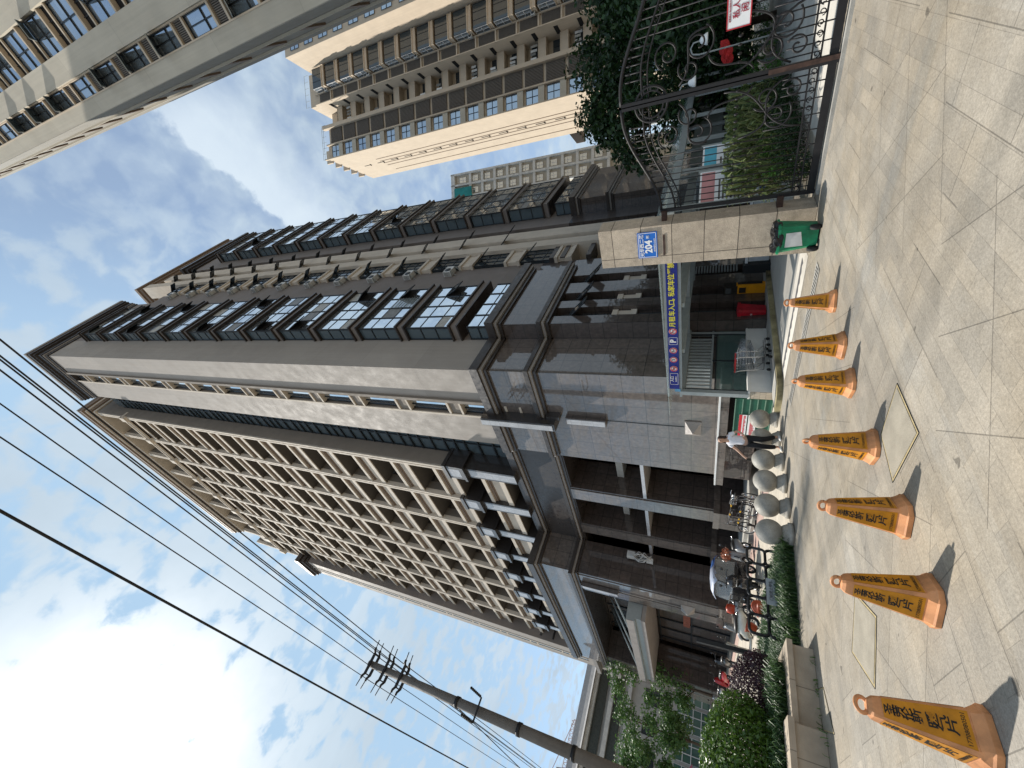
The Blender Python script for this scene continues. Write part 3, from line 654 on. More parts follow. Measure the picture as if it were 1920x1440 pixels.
for k in range(24):
    z = 2.5+3.4*k
    h = link('tower_window', nwin, nt_, (0,0,z)); link('louver_screen', nlv, nt_, (0,0,z+2.4))
    if k % 4 != 3: link('open_hopper', nhop, h, (.06, -1.95, 2.2))
    h = link('wide_window', nwin2, nt_, (0,0,z)); link('dark_panel', ndk, nt_, (0,0,z+2.34)); link('balcony_glazing', nbk, nt_, (0,0,z))
    if k % 2: link('open_hopper', nhop, h, (-.02, -5.2, 2.1))
# --- far tower behind the shaded side
ft = thing('distant_apartment_tower', 'distant pale apartment block with white columns and a teal sheet on its roof edge', 'tower', (80.5, 14.5, 0), radians(-56))
m = MB(); m.box(0, 5.2, .3, 14, 0, 60.5); m.build('wall', M['creamdim'], ft)
m = MB()
for x in (-.3, 2.4, 4.9): m.box(x, x+.4, -.3, .3, 0, 61.5)
m.box(-.5, 5.3, -.3, .4, 60.4, 61.4); m.build('white_column', M['acwhite'], ft)
fw = wmesh('tower_window', 1.3, 1.9, 2, 2, M['whiteframe'], M['glass']); md = MB(); md.box(0, 2.3, -.25, .3, -.35, .25); fs = md.data('balcony_slab', [M['acwhite']])
for k in range(7, 18):
    for x in (.3, 2.9): link('tower_window', fw, ft, (x+.2, .24, 3.3*k+1.3))
    for x in (.1, 2.7): link('balcony_slab', fs, ft, (x, 0, 3.3*k))
m = MB(); m.box(-.4, 1.8, -.7, -.5, 55.5, 60.3); m.build('teal_sheet', mat('teal sheeting', (.02,.22,.22), .7, .2, 1), ft)
wt = thing('white_block', 'far white building with a dark roof crown seen between two towers', 'building', (92, -2, 0), radians(-56))
m = MB(); m.m = 0; m.box(-8, 12, 0, 12, 0, 29.5); m.m = 1; m.box(-8.6, 12.6, -.6, 12, 31.5, 33.6); m.m = 2
for i in range(9): m.box(-8+i*2.2, -7.4+i*2.2, -.2, .2, 29.5, 31.5)
m.build('wall', [M['white'], M['trim'], M['frame']], wt)
# ================================================================ hotel on the left, far behind the wing
ht = thing('tiled_roof_building', 'grey building with upturned tiled roof and white eaves beyond the far corner', 'building', (-3, 47, 0), 0)
M['greywall'] = mat('grey stone cladding', (.44,.44,.42), .8, .06, 1.5, tiles=(1.2,.8,.01), gap=.8)
M['rooftile'] = mat('grey roof tile', (.33,.32,.31), .85, .12, 3, .3, 20)
def hp(name, m, mt, loc=(0,0,0)): return m.build(name, mt, ht, loc)
m = MB(); m.m = 0; m.box(-9, 14, .6, 12, 0, 12.0); m.box(-16, -9, 3, 12, 0, 8.0); hp('wall', m, M['greywall'])
m = MB(); m.m = 1; m.box(-9.2, 14.2, .3, 12, 9.4, 10.3); m.box(-9.2, 14.2, .3, 12, 11.2, 12.2); m.m = 0; m.box(-9.8, 14.8, -.3, 12.6, 10.3, 10.75); m.box(-9.8, 14.8, -.3, 12.6, 12.2, 12.6); m.box(-9.5, 14.5, 0, 12, 8.5, 8.9)
hp('white_eave', m, [M['acwhite'], mat('dark green glass strip', (.05,.06,.055), .3, .1, 2)])
m = MB()
for z0, z1, q in ((12.6,12.85,0),(12.85,13.5,1.4),(13.5,14.5,3.4)):
    p = {0:0,1.4:1.3,3.4:3.2}[q]; m.loft([[(-10.4+p,-.9+p,z0),(15.4-p,-.9+p,z0),(15.4-p,13.2-p,z0),(-10.4+p,13.2-p,z0)], [(-10.4+q+.6,-.9+q+.6,z1),(15.4-q-.6,-.9+q+.6,z1),(15.4-q-.6,13.2-q-.6,z1),(-10.4+q+.6,13.2-q-.6,z1)]])
hp('tiled_roof', m, M['rooftile'])
m = MB()
for x, y in ((-10.2,-.7),(-5.5,3.4)): m.lathe([(.3,12.7 if x<-8 else 14.4),(.22,13.3 if x<-8 else 14.9),(.06,13.7 if x<-8 else 15.6)], 8, (x,y,0))
hp('roof_finial', m, M['rooftile'])
gw = wmesh('window', 2.2, 3.2, 3, 4, M['whiteframe'], glassmat('green glass', (.12,.24,.22), .5, .06, .2))
for i in range(9): link('window', gw, ht, (-8.6+2.5*i, .55, .6))
sw2 = wmesh('window', 1.5, 1.5, 2, 1, M['frame'], M['glassdark'])
for i in range(4): link('window', sw2, ht, (-15.5+1.7*i, 2.95, 4.2))
for i in range(8): link('window', sw2, ht, (-8.2+2.7*i, .55, 5.6))
hd = thing('blue_hoarding', 'bright blue rooftop hoarding panel behind the utility pole', 'panel', (-14.6, 60, 0), 0)
m = MB(); m.m = 0; m.box(-6, 3.8, 0, .2, 12.2, 15.4); m.m = 1; m.box(-6, 3.8, .3, 8, 0, 12.1); m.build('panel', [mat('blue sheet', (.03,.22,.50), .5, .08, 1), M['greywall']], hd)
cr = thing('tower_crane', 'faint red lattice tower crane far beyond the tiled roof', 'crane', (-8.5, 130, -5), 0)
m = MB(); rc = mat('faded red steel', (.55,.42,.41), .6, .1, 2)  # red mixed paler to stand for distance haze
for s in (-.8, .8):
    m.beam((s,0,0),(s,0,36),.25)
for i in range(18): m.beam((-.8,0,2*i),(.8,0,2*i+2),.14)
m.build('mast', rc, cr); m = MB()
m.beam((-7,0,36),(16,0,36),.3); m.beam((0,0,40.5),(16,0,36.4),.16); m.beam((0,0,40.5),(-7,0,36.4),.16); m.beam((0,0,36),(0,0,40.5),.3)
for i in range(16): m.beam((i,0,36),(i+.5,0,37.0),.12); m.beam((i+.5,0,37),(i+1,0,36),.12)
m.beam((.5,0,37),(15,0,36.9),.14); m.build('jib', rc, cr)
# ================================================================ ground
def pavermat():
    m = bpy.data.materials.new('worn stone pavers'); m.use_nodes = True; t = m.node_tree; n = t.nodes; l = t.links; b = n['Principled BSDF']
    b.inputs['Specular IOR Level'].default_value = .35
    tc = n.new('ShaderNodeTexCoord')
    def nz(sc, det=5, ro=.6, vec=None):
        q = n.new('ShaderNodeTexNoise'); q.inputs['Scale'].default_value = sc; q.inputs['Detail'].default_value = det; q.inputs['Roughness'].default_value = ro
        l.new(vec or tc.outputs['Object'], q.inputs['Vector']); return q.outputs[0]
    def mr(x, a, c, lo, hi):
        q = n.new('ShaderNodeMapRange'); l.new(x, q.inputs[0])
        for i, v in enumerate((lo, hi, a, c)): q.inputs[i+1].default_value = v
        return q.outputs[0]
    def brick(rot, w, h, off, loc, mort=.006):
        mp = n.new('ShaderNodeMapping'); mp.inputs['Rotation'].default_value = (0,0,rot); mp.inputs['Location'].default_value = loc; l.new(tc.outputs['Object'], mp.inputs[0])
        br = n.new('ShaderNodeTexBrick'); br.offset = off; br.inputs['Scale'].default_value = 1; br.inputs['Brick Width'].default_value = w; br.inputs['Row Height'].default_value = h
        br.inputs['Mortar Size'].default_value = mort; br.inputs['Mortar Smooth'].default_value = .2; br.inputs['Bias'].default_value = 0
        br.inputs['Color1'].default_value = (.94,.94,.94,1); br.inputs['Color2'].default_value = (1.05,1.05,1.05,1); br.inputs['Mortar'].default_value = (.55,.55,.55,1)
        l.new(mp.outputs[0], br.inputs['Vector']); return br
    A = brick(0, 1.22, .61, .5, (.1,.2,0)); B = brick(radians(45), .86, .86, .0, (.3,.1,0))
    mp = n.new('ShaderNodeMapping'); mp.inputs['Rotation'].default_value = (0,0,radians(45)); mp.inputs['Scale'].default_value = (.19,.19,.19); mp.inputs['Location'].default_value = (.35,.15,0); l.new(tc.outputs['Object'], mp.inputs[0])
    ck = n.new('ShaderNodeTexChecker'); ck.inputs['Scale'].default_value = 2.0; l.new(mp.outputs[0], ck.inputs['Vector'])
    mx = n.new('ShaderNodeMix'); mx.data_type = 'RGBA'; l.new(ck.outputs['Fac'], mx.inputs[0]); l.new(A.outputs['Color'], mx.inputs[6]); l.new(B.outputs['Color'], mx.inputs[7])
    # pale band courses
    bd = brick(0, 60, 3.05, 0, (0,1.1,0), .20); bd2 = brick(radians(90), 60, 5.2, 0, (0,.6,0), .16)
    for q in (bd, bd2): q.inputs['Color1'].default_value = q.inputs['Color2'].default_value = (1,1,1,1); q.inputs['Mortar'].default_value = (1.06,1.08,1.11,1); q.inputs['Mortar Smooth'].default_value = 0
    def mul(a, c):
        k = n.new('ShaderNodeMix'); k.data_type = 'RGBA'; k.blend_type = 'MULTIPLY'; k.inputs[0].default_value = 1; l.new(a, k.inputs[6]); l.new(c, k.inputs[7]); return k.outputs[2]
    v = mul(mul(mx.outputs[2], bd.outputs['Color']), bd2.outputs['Color'])
    v = mul(v, mr(nz(.9,7,.7), .78, 1.14, .3, .7)); v = mul(v, mr(nz(38,5,.7), .74, 1.2, .3, .7)); v = mul(v, mr(nz(9,6,.7), .90, 1.08, .3, .7))
    tl = brick(0, .62, .2, .37, (.05,.13,0), .003); tl.inputs['Color1'].default_value = (.90,.90,.90,1); tl.inputs['Color2'].default_value = (1.08,1.06,1.03,1); tl.inputs['Mortar'].default_value = (.72,.71,.70,1); v = mul(v, tl.outputs['Color']); v = mul(v, mr(nz(150,3,.6), .86, 1.12, .3, .7))
    v = mul(v, mr(nz(3.4,3,.5), 1.0, .5, .70, .725))
    col = n.new('ShaderNodeMix'); col.data_type = 'RGBA'; l.new(mr(nz(.55,5,.6), 0, 1, .42, .64), col.inputs[0]); col.inputs[6].default_value = (.325,.295,.248,1); col.inputs[7].default_value = (.33,.285,.22,1)
    l.new(mul(col.outputs[2], v), b.inputs['Base Color']); l.new(mr(nz(5), .5, .8, .3, .7), b.inputs['Roughness'])
    bp = n.new('ShaderNodeBump'); bp.inputs['Strength'].default_value = .35; bp.inputs['Distance'].default_value = .01; l.new(nz(55,4), bp.inputs['Height']); l.new(bp.outputs[0], b.inputs['Normal'])
    return m
M['paver'] = pavermat()
m = MB(); m.add([(-900,-900,0),(900,-900,0),(900,900,0),(-900,900,0)], [(0,1,2,3)]); struct(m.build('ground', M['paver']))
M['walk'] = mat('sunlit sidewalk pavers', (.50,.45,.37), .75, .09, 1.2, .2, 50, tiles=(.6,.3,.006,.5), gap=.65, ground=True)  # beige is the pavers' own colour
M['redpave'] = mat('faded red pavers', (.48,.34,.29), .78, .10, 1.2, .2, 50, tiles=(.4,.2,.006,.5), gap=.7, ground=True)
m = MB(); m.add([(-5.9,-.28,.006),(-.4,-.28,.006),(-.4,40,.006),(-5.9,40,.006)], [(0,1,2,3)]); struct(m.build('sidewalk', M['walk']))
m = MB(); m.add([(-2.6,2.6,.011),(-1.42,2.6,.011),(-1.42,40,.011),(-2.6,40,.011)], [(0,1,2,3)]); struct(m.build('red_pavement', M['redpave']))
m = MB(); m.add([(-3.3,-3,.0),(40,-3,.0),(40,-3,.0),(-3.3,-3,.0)], [])
# inner lane behind the gate and driveway into the canopy
M['lane'] = mat('pale concrete lane', (.60,.57,.51), .8, .10, .8, .15, 40, dirt=.2)
m = MB(); m.add([(-.9,-14,.006),(60,-14,.006),(60,-7.6,.006),(-.9,-7.4,.006)], [(0,1,2,3)]); struct(m.build('lane', M['lane']))
m = MB(); m.add([(-1.75,-5.35,.006),(9,-5.35,.006),(9,-1.55,.006),(-1.75,-1.55,.006)], [(0,1,2,3)]); struct(m.build('driveway', M['lane']))
m = MB(); zig = []
for i in range(29):
    y = -1.2-i*.135; zig.append((-1.33+(.07 if i % 2 else 0)+random.uniform(-.02,.02), y)); 
pl = zig+[(-1.1+random.uniform(-.03,.03), -5.0+i*.3) for i in range(13)]
m.add([(x,y,.011) for x,y in pl], [tuple(range(len(pl)))]); struct(m.build('asphalt_patch', mat('dark asphalt patch', (.10,.10,.105), .85, .2, 8)))
dr = thing('drain_channel', 'perforated drain strip crossing the driveway between the cones and the canopy', 'drain', (-2.95, -3.8, 0))
m = MB(); m.add([(-.18,-1.95,.011),(.18,-1.95,.011),(.18,1.95,.011),(-.18,1.95,.011)], [(0,1,2,3)]); m.build('cover', M['concrete'], dr)
m = MB()
for i in range(52):
    for s in (-.07, .07): y = -1.9+i*.074+(.03 if s>0 else 0); m.add([(s-.05,y-.018,.015),(s+.05,y-.018,.015),(s+.05,y+.018,.015),(s-.05,y+.018,.015)], [(0,1,2,3)])
m.build('drain_hole', M['black'], dr)
# inspection covers set in the paving with ochre rims
M['ochre'] = mat('ochre painted rim', (.40,.32,.17), .8, .25, 6); M['cover'] = mat('stone cover', (.30,.27,.215), .8, .14, 3, .25, 60, speck=.2)
def cover(pts, lab):
    cx = sum(p[0] for p in pts)/4; cy = sum(p[1] for p in pts)/4
    t = thing('inspection_cover', lab, 'cover', (cx,cy,0), 0, 'inspection covers in the paving')
    m = MB(); m.add([(x-cx,y-cy,.004) for x,y in pts], [(0,1,2,3)]); m.build('rim', M['ochre'], t)
    m = MB(); m.add([((x-cx)*.92,(y-cy)*.92,.008) for x,y in pts], [(0,1,2,3)]); m.build('slab', M['cover'], t)
    m = MB()
    for i in range(4):
        a = pts[i]; b_ = pts[(i+1)%4]; m.beam((a[0]-cx,a[1]-cy,.003),(b_[0]-cx,b_[1]-cy,.002),.006,.008)
    m.build('joint', M['frame'], t)
cover([(-7.84,-6.88),(-8.62,-6.92),(-8.6,-6.08),(-7.95,-6.15)], 'diamond shaped inspection cover with ochre rim beside the fourth cone')
cover([(-8.95,-4.1),(-9.5,-4.7),(-10.1,-4.15),(-9.5,-3.5)], 'diamond shaped inspection cover with ochre rim between the planter and the two largest cones')
cover([(-9.30,-1.0),(-9.95,-1.28),(-10.12,-1.95),(-9.42,-1.62)], 'long stone slab with ochre rim lying against the planter wall')
# ================================================================ traffic cones
M['cone'] = mat('faded orange plastic', (.68,.30,.125), .55, .16, 7, .08, 90, dirt=.38, streak=.12); M['label'] = mat('amber label sheet', (.62,.245,.008), .5, .10, 8, dirt=.25, streak=.08); M['ink'] = mat('black ink', (.02,.016,.012), .6, .05, 9)
def sq(h, z, c=.18):  # square with cut corners
    k = h*(1-c*2); return [(h,-k,z),(h,k,z),(k,h,z),(-k,h,z),(-h,k,z),(-h,-k,z),(-k,-h,z),(k,-h,z)]
cone0 = thing('traffic_cone', 'x', 'traffic cone')
m = MB(); m.loft([sq(.195,.0,.2), sq(.195,.04,.2), sq(.183,.052,.2), sq(.160,.085,.16), sq(.150,.10,.12)]); m.build('base', M['cone'], cone0)
m = MB(); m.loft([sq(.145,.10,.09), sq(.074,.60,.09), sq(.072,.615,.1), sq(.068,.64,.14), sq(.05,.665,.18), sq(.02,.672,.2)]); m.build('body', M['cone'], cone0)
m = MB(); m.torus((0,0,.695), .046, .016, 'y', 20, 8, sx=1.15, sz=.85); m.build('handle', M['cone'], cone0)
for a in range(4):
    R = Matrix.Rotation(a*pi/2, 4, 'Z')
    q = MB(); q.loft([[(-.116,0,.112),(.116,0,.112)],[(-.062,0,.585),(.062,0,.585)]], cap=False, closed=False)
    q.v = [(x, -(.145+.003-(z-.10)*.142), z) for x, y, z in q.v]; q.xf(R); lab = q.build('label', M['label'], cone0)
    ms = []
    for i, ch in enumerate('圣劳伦斯 暖气片'):
        if ch == ' ': continue
        z = .545-i*.0505-(0 if i < 4 else -.018); hw = (.145-(z-.10)*.142)
        t = text('t', ch, .066, M['ink'], None, (0, -hw-.0045, z), (1,0,0), (0,.142,1), sx=1.35*hw/.1, depth=.0006, bold=.0012); t.transform(R); ms.append(t)
    z = .142; hw = .145-(z-.10)*.142; t = text('t', '17708080501', .034, M['ink'], None, (0,-hw-.0045,z), (1,0,0), (0,.142,1), sx=1.1, depth=.0006); t.transform(R); ms.append(t)
    link('lettering', joinmesh('lettering', ms, M['ink']), lab)
CL_ = ['largest traffic cone in the row, standing in front of the planter wall', 'second traffic cone of the row, after the one in front of the planter', 'third traffic cone of the row, standing between the planter and the diamond cover', 'fourth traffic cone of the row, just beside the diamond shaped cover', 'fifth traffic cone of the row, in line with the shopping cart', 'sixth traffic cone of the row, in front of the red wheelie bin', 'smallest traffic cone, the last of the row next to the stone gate pillar']
CP = [(-10.97,-6.28,.28),(-9.94,-6.17,-.62),(-9.06,-6.12,-.5),(-7.92,-5.89,-1.1),(-6.59,-5.77,-1.0),(-5.77,-5.84,-.55),(-4.68,-5.98,.05)]
for i, (x, y, r) in enumerate(CP):
    va = atan2(CAM.y-y, CAM.x-x)+pi/2   # face towards the photographer, then turn
    o = cone0 if i == 0 else dup(cone0)
    o.location = (x, y, .004); o.rotation_euler = (0,0,va+r); o['label'] = CL_[i]; o['group'] = 'orange cones across the driveway'
# ================================================================ stone ball bollards
M['stone'] = mat('grey granite ball', (.36,.34,.295), .6, .14, 4, .3, 60, speck=.3, dirt=.25)
b0 = thing('stone_bollard', 'x', 'bollard')
m = MB(); m.lathe([(.001,.77)]+[(.292*sin(radians(a)), .478+.292*cos(radians(a))) for a in range(10,150,10)]+[(.12,.21),(.001,.21)], 36); m.build('ball', M['stone'], b0)
m = MB(); m.lathe([(.13,.235),(.16,.225),(.185,.19),(.20,.15),(.215,.13),(.22,.10),(.255,.09),(.255,.0),(.001,.0)], 32); m.build('pedestal', M['stone'], b0)
BL = ['round stone bollard touching the grass and the black barrier', 'second round stone bollard counted from the black barrier', 'third round stone bollard counted from the black barrier', 'round stone bollard under the phone hand of the walking woman', 'round stone bollard half hidden behind the walking woman', 'round stone bollard in front of the green panels by the canopy']
for i, (x, y) in enumerate([(-6.01,-.50),(-5.25,-.42),(-4.45,-.34),(-3.64,-.22),(-2.72,-.1),(-1.80,0.0)]):
    o = b0 if i == 0 else dup(b0); o.location = (x, y, .0 if i else .004); o.rotation_euler = (radians((i*37%5)-2),radians((i*53%5)-2),i*1.3); o['label'] = BL[i]; o['group'] = 'stone ball bollards along the driveway'
# ================================================================ gate pillar, plate, gate
gp = thing('gate_pillar', 'tall beige granite gate pillar carrying the blue number plate', 'pillar', (-1.5,-6.0,0))
M['pillar'] = mat('beige split granite', (.44,.365,.28), .75, .12, 6, .5, 45, tiles=(3,.73,.010), gap=.22, speck=.3, dirt=.18, streak=.06)
m = MB(); m.box(-.3,.3,-.5,.53,0,4.72); m.build('shaft', M['pillar'], gp)
m = MB(); m.box(-.315,-.3,-.25,.28,3.08,3.13); m.build('bracket', M['rust'], gp)
npn = thing('number_plate', 'blue house number plate reading 204 fixed on the gate pillar', 'sign', (-1.81,-6.03,3.5))
M['blue'] = mat('blue enamel', (.012,.13,.50), .35, .05, 8); M['signwhite'] = mat('white enamel', (.80,.80,.80), .4, .02, 9)
m = MB(); m.m = 0; m.box(-.02,.0,-.34,.34,-.24,.24); m.m = 1
for z in (-.215,.205): m.box(-.023,-.02,-.32,.32,z,z+.012)
for y in (-.325,.313): m.box(-.023,-.02,y,y+.012,-.215,.217)
m.build('plate', [M['blue'], M['signwhite']], npn)
xd = (0,-1,0); zd = (0,0,1)
text('lettering', '光华西二路', .115, M['signwhite'], npn, (-.024,0,.13), xd, zd, sx=1.05, bold=.002)
text('lettering', '204', .24, M['signwhite'], npn, (-.024,.04,-.035), xd, zd, sx=.95, bold=.008)
text('lettering', '附', .08, M['signwhite'], npn, (-.024,-.22,-.02), xd, zd, bold=.001)
text('lettering', '邮政编码 610091', .05, M['signwhite'], npn, (-.024,0,-.175), xd, zd)
# wrought iron gate leaves
def spiral(m, c, r0, r1, a0, a1, r, n=26, x=0):
    pts = []
    for k in range(n+1):
        f = k/n; a = a0+(a1-a0)*f; R = r0+(r1-r0)*f; pts.append((x, c[0]+R*cos(a), c[1]+R*sin(a)))
    m.tube(pts, r, 6)
def curve(m, P, r, n=14, x=0):
    pts = []
    for k in range(n+1):
        t = k/n; s = 1-t
        pts.append((x, s**3*P[0][0]+3*s*s*t*P[1][0]+3*s*t*t*P[2][0]+t**3*P[3][0], s**3*P[0][1]+3*s*s*t*P[1][1]+3*s*t*t*P[2][1]+t**3*P[3][1]))
    m.tube(pts, r, 6)
def topz(u):   # gate crest height over distance u from the hinge (0..2.35)
    return 3.18+.75*(1-cos(pi*min(1, max(0,u/2.2))))/2
def railz(u): return 2.86+.62*(1-cos(pi*min(1, max(0,u/1.9))))/2
def gate_leaf(name, lab, y0, s):
    g = thing(name, lab, 'gate', (-1.45, y0, 0)); W = 2.32
    Y = lambda u: s*u
    m = MB(); m.beam((0,0,.06),(0,0,3.2),.07); m.beam((0,Y(W),.02),(0,Y(W),3.92),.09,.08); m.beam((0,0,.14),(0,Y(W),.14),.06,.13); m.build('stile', M['iron'], g)
    m = MB(); m.tube([(0,Y(u),topz(u)) for u in [W*i/20 for i in range(21)]], .035, 8); m.build('crest_rail', M['iron'], g)
    for dz, rr_ in ((0,.022),(-.13,.016)): m = MB(); m.tube([(0,Y(u),railz(u)+dz) for u in [W*i/20 for i in range(21)]], rr_, 6); m.build('rail', M['iron'], g)
    for z in (.34,.48): m = MB(); m.beam((0,0,z),(0,Y(W),z),.028); m.build('rail', M['iron'], g)
    m = MB(); n_ = 17
    for i in range(1, n_):
        u = W*i/n_; big_ = 1.30 < u < 2.2
        z1 = railz(u)+.22 if u < 1.95 else railz(u)
        if big_:
            m.tube([(0,Y(u),.34),(0,Y(u),.48)], .010, 6); m.tube([(0,Y(u),.48),(0,Y(u),1.15 if u<1.9 else .9)] , .012, 6); m.tube([(0,Y(u),railz(u)-.13),(0,Y(u),z1)], .014, 6)
        else: m.tube([(0,Y(u),.34),(0,Y(u),z1)], .012, 6)
        if u < 1.95: m.tube([(0,Y(u),z1),(0,Y(u),z1+.03),(0,Y(u),z1+.06),(0,Y(u),z1+.14)], [.012,.024,.02,.003], 6)
        m.lathe([(.012,1.62),(.028,1.66),(.012,1.70)], 8, (0,Y(u),0))
        if i % 2: m.tube([(0,Y(u),.15),(0,Y(u),.34)], .012, 6)
    m.build('baluster', M['iron'], g)
    m = MB(); q = MB()
    for (cu, cz, R, turn, a0, fl) in ((1.62,2.95,.26,9,.4,1),(1.95,2.55,.22,8,2.2,-1),(1.58,2.38,.30,9,3.6,1),(1.95,1.15,.24,9,1.0,-1),(1.62,.95,.28,9,4.0,1),(2.02,.72,.18,8,2.0,1)):
        m = MB(); spiral(m, (Y(cu), cz), R, R*.18, a0, a0+fl*turn, .019); m.build('scroll', M['iron'], g)
    m = MB(); C4 = ([(Y(1.36),2.2),(Y(1.36),2.9),(Y(1.8),2.3),(Y(2.2),2.75)], [(Y(1.3),1.6),(Y(1.5),.6),(Y(1.9),1.6),(Y(2.25),.8)], [(Y(1.35),.5),(Y(1.4),1.3),(Y(2.2),1.1),(Y(2.2),1.9)], [(Y(1.8),2.2),(Y(2.2),2.1),(Y(1.9),1.5),(Y(2.22),1.4)])
    for q4 in C4: m = MB(); curve(m, q4, .019); m.build('scroll', M['iron'], g)
    m = MB()
    for i in range(15): spiral(m, (Y(.12+i*.15), .41), .055, .02, 0, 7 if i % 2 else -7, .009, 14)
    for i in range(8): spiral(m, (Y(.1+i*.13), railz(.1+i*.13)-.065), .05, .015, 0, 7 if i % 2 else -7, .006, 14)
    m.build('scroll_border', M['iron'], g)
    return g, W
g1, W1 = gate_leaf('gate_leaf', 'black wrought iron gate leaf with scrolls hinged on the stone pillar', -6.72, -1)
g2, W2 = gate_leaf('gate_leaf', 'black wrought iron gate leaf carrying the white notice sign', -11.42, 1)
m = MB(); m.torus((0,-2.30,3.30), .33, .025, 'x', 30, 8); m.torus((0,-2.30,3.30), .25, .018, 'x', 30, 8)
for k in range(12): a = k*pi/6; m.beam((0,-2.3+.25*cos(a),3.3+.25*sin(a)),(0,-2.3+.33*cos(a),3.3+.33*sin(a)),.03)
m.build('ring', M['iron'], g1)
m = MB(); m.box(-.06,.06,-2.41,-2.33,.0,1.15); m.m = 0; m.build('rusty_post_sleeve', M['rust'], g1)
for z in (.62, 3.05): m = MB(); m.box(-.12,.06,.0,.24,z,z+.12); m.build('hinge', M['rust'], g1)
gr = thing('gate_rail_track', 'pale steel floor track running under the iron gate', 'track', (-1.5,-9.2,0))
m = MB(); m.box(-.12,.12,-3.5,2.5,.0,.045); m.box(-.16,-.14,-3.5,2.4,0,.06); m.build('track', M['concrete'], gr)
ns = thing('notice_sign', 'white notice board with red characters hung on the iron gate', 'sign', (-1.52,-10.62,1.71))
m = MB(); m.m = 0; m.box(-.012,.0,-.72,.70,-.19,.19); m.m = 1; m.box(-.016,.004,-.72,.70,.18,.2); m.box(-.016,.004,-.72,.70,-.2,-.18); m.box(-.016,.004,.69,.71,-.2,.2); m.build('board', [M['signwhite'], mat('red sign edge', (.45,.03,.04), .5)], ns)
M['redink'] = mat('dark red ink', (.33,.03,.05), .6, .05, 9)
text('lettering', '私人住宅小区', .13, M['redink'], ns, (-.016,.56,.035), xd, zd, 'LEFT', bold=.002)
text('lettering', '闲 人 免 进', .13, M['redink'], ns, (-.016,.50,-.10), xd, zd, 'LEFT', bold=.002)
text('lettering', '温馨提示·物业服务中心', .035, M['redink'], ns, (-.016,.6,.145), xd, zd, 'LEFT')
# ================================================================ garage entrance canopy with banner
cn = thing('entrance_canopy', 'grey steel canopy with glass roof over the garage entrance', 'canopy', (-1.1,-.4,0))
M['roofglass'] = clearglass('dusty roof glass', (.55,.60,.58), .75)
cx, cy = -1.1, -.4
def cp(name, m, mt): m.v = [(x-cx, y-cy, z) for x,y,z in m.v]; return m.build(name, mt, cn)
for x, w_ in ((-1.1,.15),(2.25,.12),(6.0,.12)): m = MB(); m.beam((x,-.32,.8),(x,-.32,2.82),w_,w_); cp('post', m, M['steel'])
m = MB(); m.box(-1.12,-.98,-5.45,-.1,2.78,2.86); m.box(-1.12,-.98,-5.45,-.1,3.17,3.25)
for y in (-.35,-2.0,-3.7,-5.35): m.box(-1.0,9,y-.07,y+.07,2.7,2.95)
for x in (2.2,5.6,8.8): m.box(x-.06,x+.06,-5.4,-.2,2.75,2.93)
cp('steel_beam', m, M['steel'])
m = MB(); m.add([(-1.45,.55,3.16),(-1.55,-5.5,3.27),(9,-5.5,3.31),(9,.0,3.2),(-1.45,.55,3.18),(-1.55,-5.5,3.31),(9,-5.5,3.35),(9,.0,3.24)], [(0,1,2,3),(4,5,6,7),(0,1,5,4),(1,2,6,5),(2,3,7,6),(3,0,4,7)]); cp('glass_roof', m, clearglass('grey green glass roof', (.45,.52,.50), .32))
m = MB()
for i in range(17): x = -.95+i*.175; m.box(x-.035,x+.035,-.36,-.30,1.95,2.68)
m.box(-1.02,2.2,-.36,-.3,1.88,1.95); m.box(-1.02,2.2,-.36,-.3,2.68,2.76)
for i in range(4): x = 2.45+i*.17; m.box(x-.035,x+.035,-.36,-.30,1.95,2.68)
m.box(2.32,3.1,-.36,-.3,1.88,1.95); m.box(2.32,3.1,-.36,-.3,2.68,2.76)
cp('louver', m, M['steel'])
m = MB(); m.box(-.95,2.15,-.35,-.33,.85,1.78); m.box(2.35,3.0,-.35,-.33,.85,1.72); cp('glass_panel', m, clearglass('green tinted glass', (.10,.16,.15), .6))
m = MB(); m.box(-1.0,2.2,-.37,-.31,1.76,1.80); m.box(.55,.6,-.37,-.31,.8,1.9); m.box(-1.02,-.95,-.37,-.31,.8,2.7); m.box(2.15,2.2,-.37,-.31,.8,2.7); m.box(3.0,3.08,-.37,-.31,.8,2.7); cp('panel_frame', m, M['frame'])
lw = thing('low_wall', 'long low off white wall under the canopy glass panels', 'wall', (-1.1,-.3,0))
M['offwhite'] = mat('dirty white render', (.80,.79,.75), .85, .06, 1.2, .1, 30, dirt=.15); M['tile'] = mat('small cream wall tiles', (.55,.47,.36), .6, .1, 2, tiles=(.07,.16,.006,.5), gap=.6)
m = MB(); m.m = 0; m.box(0,10,-.15,.12,0,.79); m.m = 1; m.box(-.02,.0,-.16,.13,0,.76); m.m = 0; m.box(-.03,10,-.17,.14,.76,.82); m.build('wall', [M['offwhite'], M['tile']], lw)
isl = thing('kerb_island', 'worn concrete kerb island in front of the low white wall', 'kerb', (0,-1,0))
pts = [(-1.95+.45*(1-cos(a)), -.60-.45*sin(a)+.0) for a in [pi/2*i/8 for i in range(9)]]
poly = [(-1.95,.55-1+.0)]+[(-1.95+.5*(1-cos(a))-.0, -.85-.5*sin(a)) for a in [pi/2*i/8 for i in range(9)]]+[(7.5,-1.42),(7.5,-.45),(-1.95,-.45)]
m = MB(); m.prism([(x,y+1) for x,y in poly], 0, .15); m.build('kerb', mat('worn yellow and black kerb', (.42,.36,.20), .85, .35, 2.2, .2, 40, dirt=.8), isl)
m = MB(); m.prism([(x,y+1) for x,y in [(-1.8,-.5),(-1.75,-.9),(-1.5,-1.25),(7.4,-1.3),(7.4,-.5)]], .15, .17); m.build('island_top', M['concrete'], isl)
